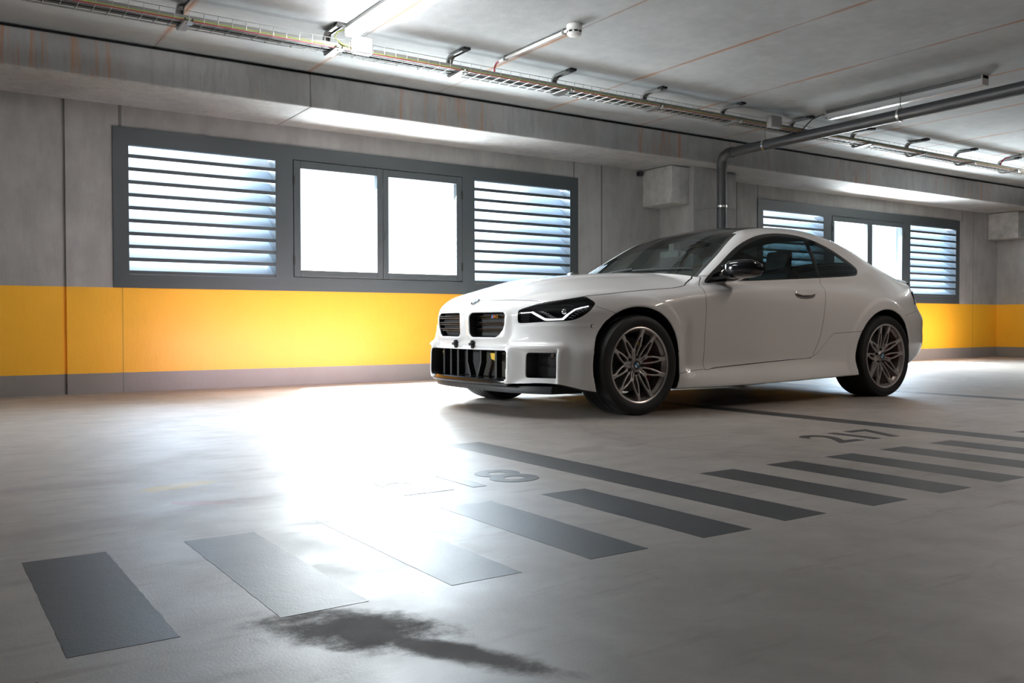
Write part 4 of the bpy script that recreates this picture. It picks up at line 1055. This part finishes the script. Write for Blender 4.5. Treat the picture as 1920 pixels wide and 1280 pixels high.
# ---------------------------------------------------------------- door mirrors
def mirror(q, par):
    m = empty('door_mirror', (0, 0, 0), 0, par); rows = []
    prof = [(.868, .40, .55, .0), (.880, .72, .80, -.004), (.905, .92, .95, -.002), (.96, 1.0, 1.0, .0), (1.02, .99, .97, .004), (1.060, .90, .86, .006), (1.080, .70, .62, .008), (1.086, .40, .34, .008)]
    n = 28; vs = []
    for y, a, b, dz in prof:
        for j in range(n):
            t = 2 * PI * j / n; c, s = math.cos(t), math.sin(t); e = .62
            xx = abs(c)**e * np.sign(c) * .078 * a; zz = abs(s)**e * np.sign(s) * (.066 if s > 0 else .058) * b
            zz += .012 * (xx / .078) * -1
            vs.append((.945 + xx + .35 * (y - .95), -q * y, 1.000 + dz + zz))
    k = len(prof); fs = [(i * n + j, i * n + (j + 1) % n, (i + 1) * n + (j + 1) % n, (i + 1) * n + j) for i in range(k - 1) for j in range(n)] + [tuple(range(n)), tuple(range((k - 1) * n, k * n))]
    MB().add(vs, fs).build('mirror_housing', M_BLK, m, smooth=50)
    ms = lambda p: [(a, -q * b, c) for a, b, c in p]
    MB().hexa(ms([(.80, .80, .925), (.86, .93, .940), (.97, .93, .940), (.96, .80, .930), (.80, .80, .945), (.87, .93, .957), (.96, .93, .957), (.95, .80, .950)])).build('mirror_arm', M_BLK, m, bevel=.006)
    MB().hexa(ms([(.865, .83, 1.028), (.875, .90, 1.035), (.97, .90, 1.035), (.96, .83, 1.028), (.87, .83, 1.034), (.88, .90, 1.043), (.965, .90, 1.043), (.955, .83, 1.034)])).build('mirror_fin', M_BLK, m)
    MB().hexa(ms([(.885, .935, .995), (.905, 1.02, .995), (.925, 1.02, .995), (.905, .935, .995), (.882, .935, 1.0), (.902, 1.02, 1.0), (.925, 1.02, 1.0), (.905, .935, 1.0)])).build('mirror_indicator', NT('indicator_lens').bsdf((.35, .2, .08), .15), m)
mirror(1, car); mirror(-1, car)
# boot lip
mb = MB(); ring = []
for i in range(25):
    y = -.60 + 1.2 * i / 24; x = 3.66 - .10 * (y / .6)**2; e = max(.15, 1 - abs(y / .6)**4)
    z = surf_x(x, y)
    ring += [(x - .03, y, z - .002), (x + .01, y, z + .014 * e), (x + .05, y, z + .020 * e), (x + .05, y, z - .012), ]
fs = [(i * 4 + j, i * 4 + (j + 1) % 4, (i + 1) * 4 + (j + 1) % 4, (i + 1) * 4 + j) for i in range(24) for j in range(4)]
L(MB().add(ring, fs)).build('boot_spoiler', M_BLK, car, smooth=50)
# ---------------------------------------------------------------- cabin
sd = L(MB().prism([(.80, .90), (.86, .955), (1.08, .965), (1.16, .93), (1.18, .80), (1.10, .60), (.80, .60)], -.74, .74, 'y')).build('dashboard', M_INT, car, bevel=.02)
L(MB().lathe([(.178, -.012), (.186, -.016), (.194, -.008), (.194, .008), (.186, .014), (.178, .010)], (1.27, .37, .86), 'x', 36, close=True).box(1.262, 1.278, .20, .54, .84, .87).box(1.255, 1.285, .31, .43, .81, .90)).build('steering_wheel', M_INT, car, smooth=40)
L(MB().box(1.17, 1.19, -.11, .11, 1.15, 1.21).box(1.19, 1.27, -.03, .03, 1.18, 1.27)).build('interior_mirror', M_INT, car, bevel=.008)
for s in (1, -1):
    st = L(MB().prism([(1.78, .45), (1.92, .47), (2.10, 1.02), (2.04, 1.06), (1.96, 1.04)], s * .37 - .22, s * .37 + .22, 'y').prism([(1.35, .42), (1.86, .40), (1.86, .52), (1.40, .56)], s * .37 - .24, s * .37 + .24, 'y')).build('front_seat', M_SEAT, car, bevel=.04, seg=3)
    L(MB().prism([(2.03, 1.05), (2.11, 1.05), (2.13, 1.22), (2.06, 1.22)], s * .37 - .12, s * .37 + .12, 'y')).build('headrest', M_SEAT, st, bevel=.03, seg=3)
L(MB().prism([(2.62, .45), (2.74, .45), (2.92, .98), (2.84, 1.0)], -.58, .58, 'y').prism([(2.25, .42), (2.70, .40), (2.70, .52), (2.25, .55)], -.58, .58, 'y')).build('rear_bench', M_SEAT, car, bevel=.04, seg=3)
L(MB().box(.75, 3.2, -.80, .80, .36, .40).prism([(2.86, .95), (3.35, 1.0), (3.35, .9), (2.9, .6)], -.6, .6, 'y')).build('cabin_floor', M_INT, car)
# ---------------------------------------------------------------- wheels
def wheel(x, y, rt_, rr, a0, width, proto=None):
    """outward side is local -y; rt_ tyre radius, rr rim lip radius"""
    w = empty('wheel', (x, y, rt_ - .002), 0, car); hw = width
    MB().lathe([(rr - .012, -.012), (rr + .006, -.020), (rr + .030, -.030), (rt_ - .030, -.030), (rt_ - .010, -.020), (rt_ - .002, -.004), (rt_, .014), (rt_, .060), (rt_ - .007, .063), (rt_ - .007, .070), (rt_, .073), (rt_, .125), (rt_ - .007, .128), (rt_ - .007, .136), (rt_, .139),
                (rt_, hw - .075), (rt_ - .007, hw - .072), (rt_ - .007, hw - .065), (rt_, hw - .062), (rt_, hw - .014), (rt_ - .010, hw + .006), (rt_ - .04, hw + .016), (rr - .01, hw)], axis='y', n=96).build('tyre', M_TYRE, w, smooth=35)
    k = rr / .255
    MB().lathe([(rr + .001, -.008), (rr + .001, -.016), (rr - .004, -.018), (rr - .012, -.012), (rr - .018, .004), (rr - .030, .018), (rr - .034, .09), (rr - .05, .17), (rr - .02, hw - .01), (rr + .001, hw)], axis='y', n=80).build('rim_barrel', M_RIMD, w, smooth=35)
    MB().lathe([(rr + .002, -.010), (rr + .001, -.018), (rr - .005, -.021), (rr - .013, -.016), (rr - .016, -.002), (rr - .012, .004)], axis='y', n=80).build('rim_lip', M_RIM, w, smooth=35)
    sp = MB()
    dep = lambda r: .034 - .046 * min(1, max(0, (r / rr - .22) / .70))**.8      # hub sits deeper than the lip
    P = lambda r, a: (r * math.cos(a), r * math.sin(a))
    def bar(p, q, w0, w1, th=.018, curve=0, n=6):
        p = np.array(p); q = np.array(q); d = (q - p) / np.linalg.norm(q - p); nn = np.array((-d[1], d[0])); vs = []
        for i in range(n + 1):
            t = i / n; c = p + (q - p) * t + nn * curve * math.sin(PI * t); wd = (w0 + (w1 - w0) * t) / 2; r = np.hypot(*c); z = dep(r)
            a, b = c + nn * wd, c - nn * wd; a2, b2 = c + nn * wd * 1.25, c - nn * wd * 1.25
            vs += [(a[0], z, a[1]), (b[0], z, b[1]), (b2[0], z + th, b2[1]), (a2[0], z + th, a2[1])]
        fs = [(i * 4 + j, i * 4 + (j + 1) % 4, i * 4 + 4 + (j + 1) % 4, i * 4 + 4 + j) for i in range(n) for j in range(4)] + [(0, 1, 2, 3), (4 * n, 4 * n + 1, 4 * n + 2, 4 * n + 3)]
        sp.add(vs, fs)
    rad = math.radians
    for i in range(5):
        c = rad(a0 + 72 * i)
        for s in (1, -1):
            T = P(rr * .965, c + s * rad(13.5)); T2 = P(rr * .965, c + s * rad(13.5) + s * rad(1.6)); Fk = P(rr * .43, c + s * rad(36) - s * rad(4))
            Bh = P(rr * .27, c + s * rad(12))
            bar(Bh, P(rr * .80, c + s * rad(12.2)), .009 * k, .010 * k, curve=-s * .006)
            bar(Fk, P(rr * .80, c + s * rad(16.4)), .009 * k, .010 * k, curve=s * .004)
            bar(P(rr * .74, c + s * rad(14.2)), P(rr * .985, c + s * rad(13.8)), .020 * k, .030 * k)
            bar(P(rr * .16, c + s * rad(36) - s * rad(14)), Fk, .008 * k, .010 * k)
        f = rad(a0 + 72 * i + 36); bar(P(rr * .36, f), P(rr * .45, f), .034 * k, .026 * k)
    so = sp.build('spokes', M_RIM, w, bevel=.0018)
    hub = MB().lathe([(0, .020), (.030, .020), (.036, .026), (.040, .036), (.078 * k, .040), (.080 * k, .062), (.0, .066)], axis='y', n=40); hub.build('hub', M_RIM, w, smooth=35)
    for i in range(5):
        a = rad(a0 + 72 * i); x_, z_ = P(.058, a)
        MB().lathe([(0, .022), (.009, .022), (.011, .026), (.011, .045)], (x_, 0, z_), 'y', 6).build('lug_nut', M_MBLK, w)
    roundel('centre_cap', .031, w, lambda a, b, h: (a, .018 - h, b))
    return w
def brake(x, y, s, rr, z):
    b = empty('brake', (x, y, z), 0, car)
    MB().lathe([(.07, -.012), (rr, -.012), (rr, .012), (.07, .012)], axis='y', n=60, close=True).build('brake_disc', M_DISC, b, smooth=35)
    MB().lathe([(rr * .62, -.045 * 1), (rr + .018, -.045), (rr + .018, .045), (rr * .62, .045)], axis='y', n=14, a0=-.62, a1=.55, close=True).build('brake_caliper', M_CALI, b, bevel=.006)
    return b
for x, rt_, rr, a0, wd, yo in ((0, .3365, .2555, 68, .255, .915), (2.747, .339, .268, 90, .265, .925)):
    wheel(x, -yo, rt_, rr, a0, wd)
    w2 = wheel(x, yo, rt_, rr, a0, wd); w2.rotation_euler = (0, 0, PI)
    for s in (1, -1): 
        b = brake(x, -s * (yo - .12), s, .185, rt_)
        if x == 0: MB().box(.04, .075, -.070, -.066, .12, .15).build('yellow_mark', M_YEL, b) if s > 0 else None
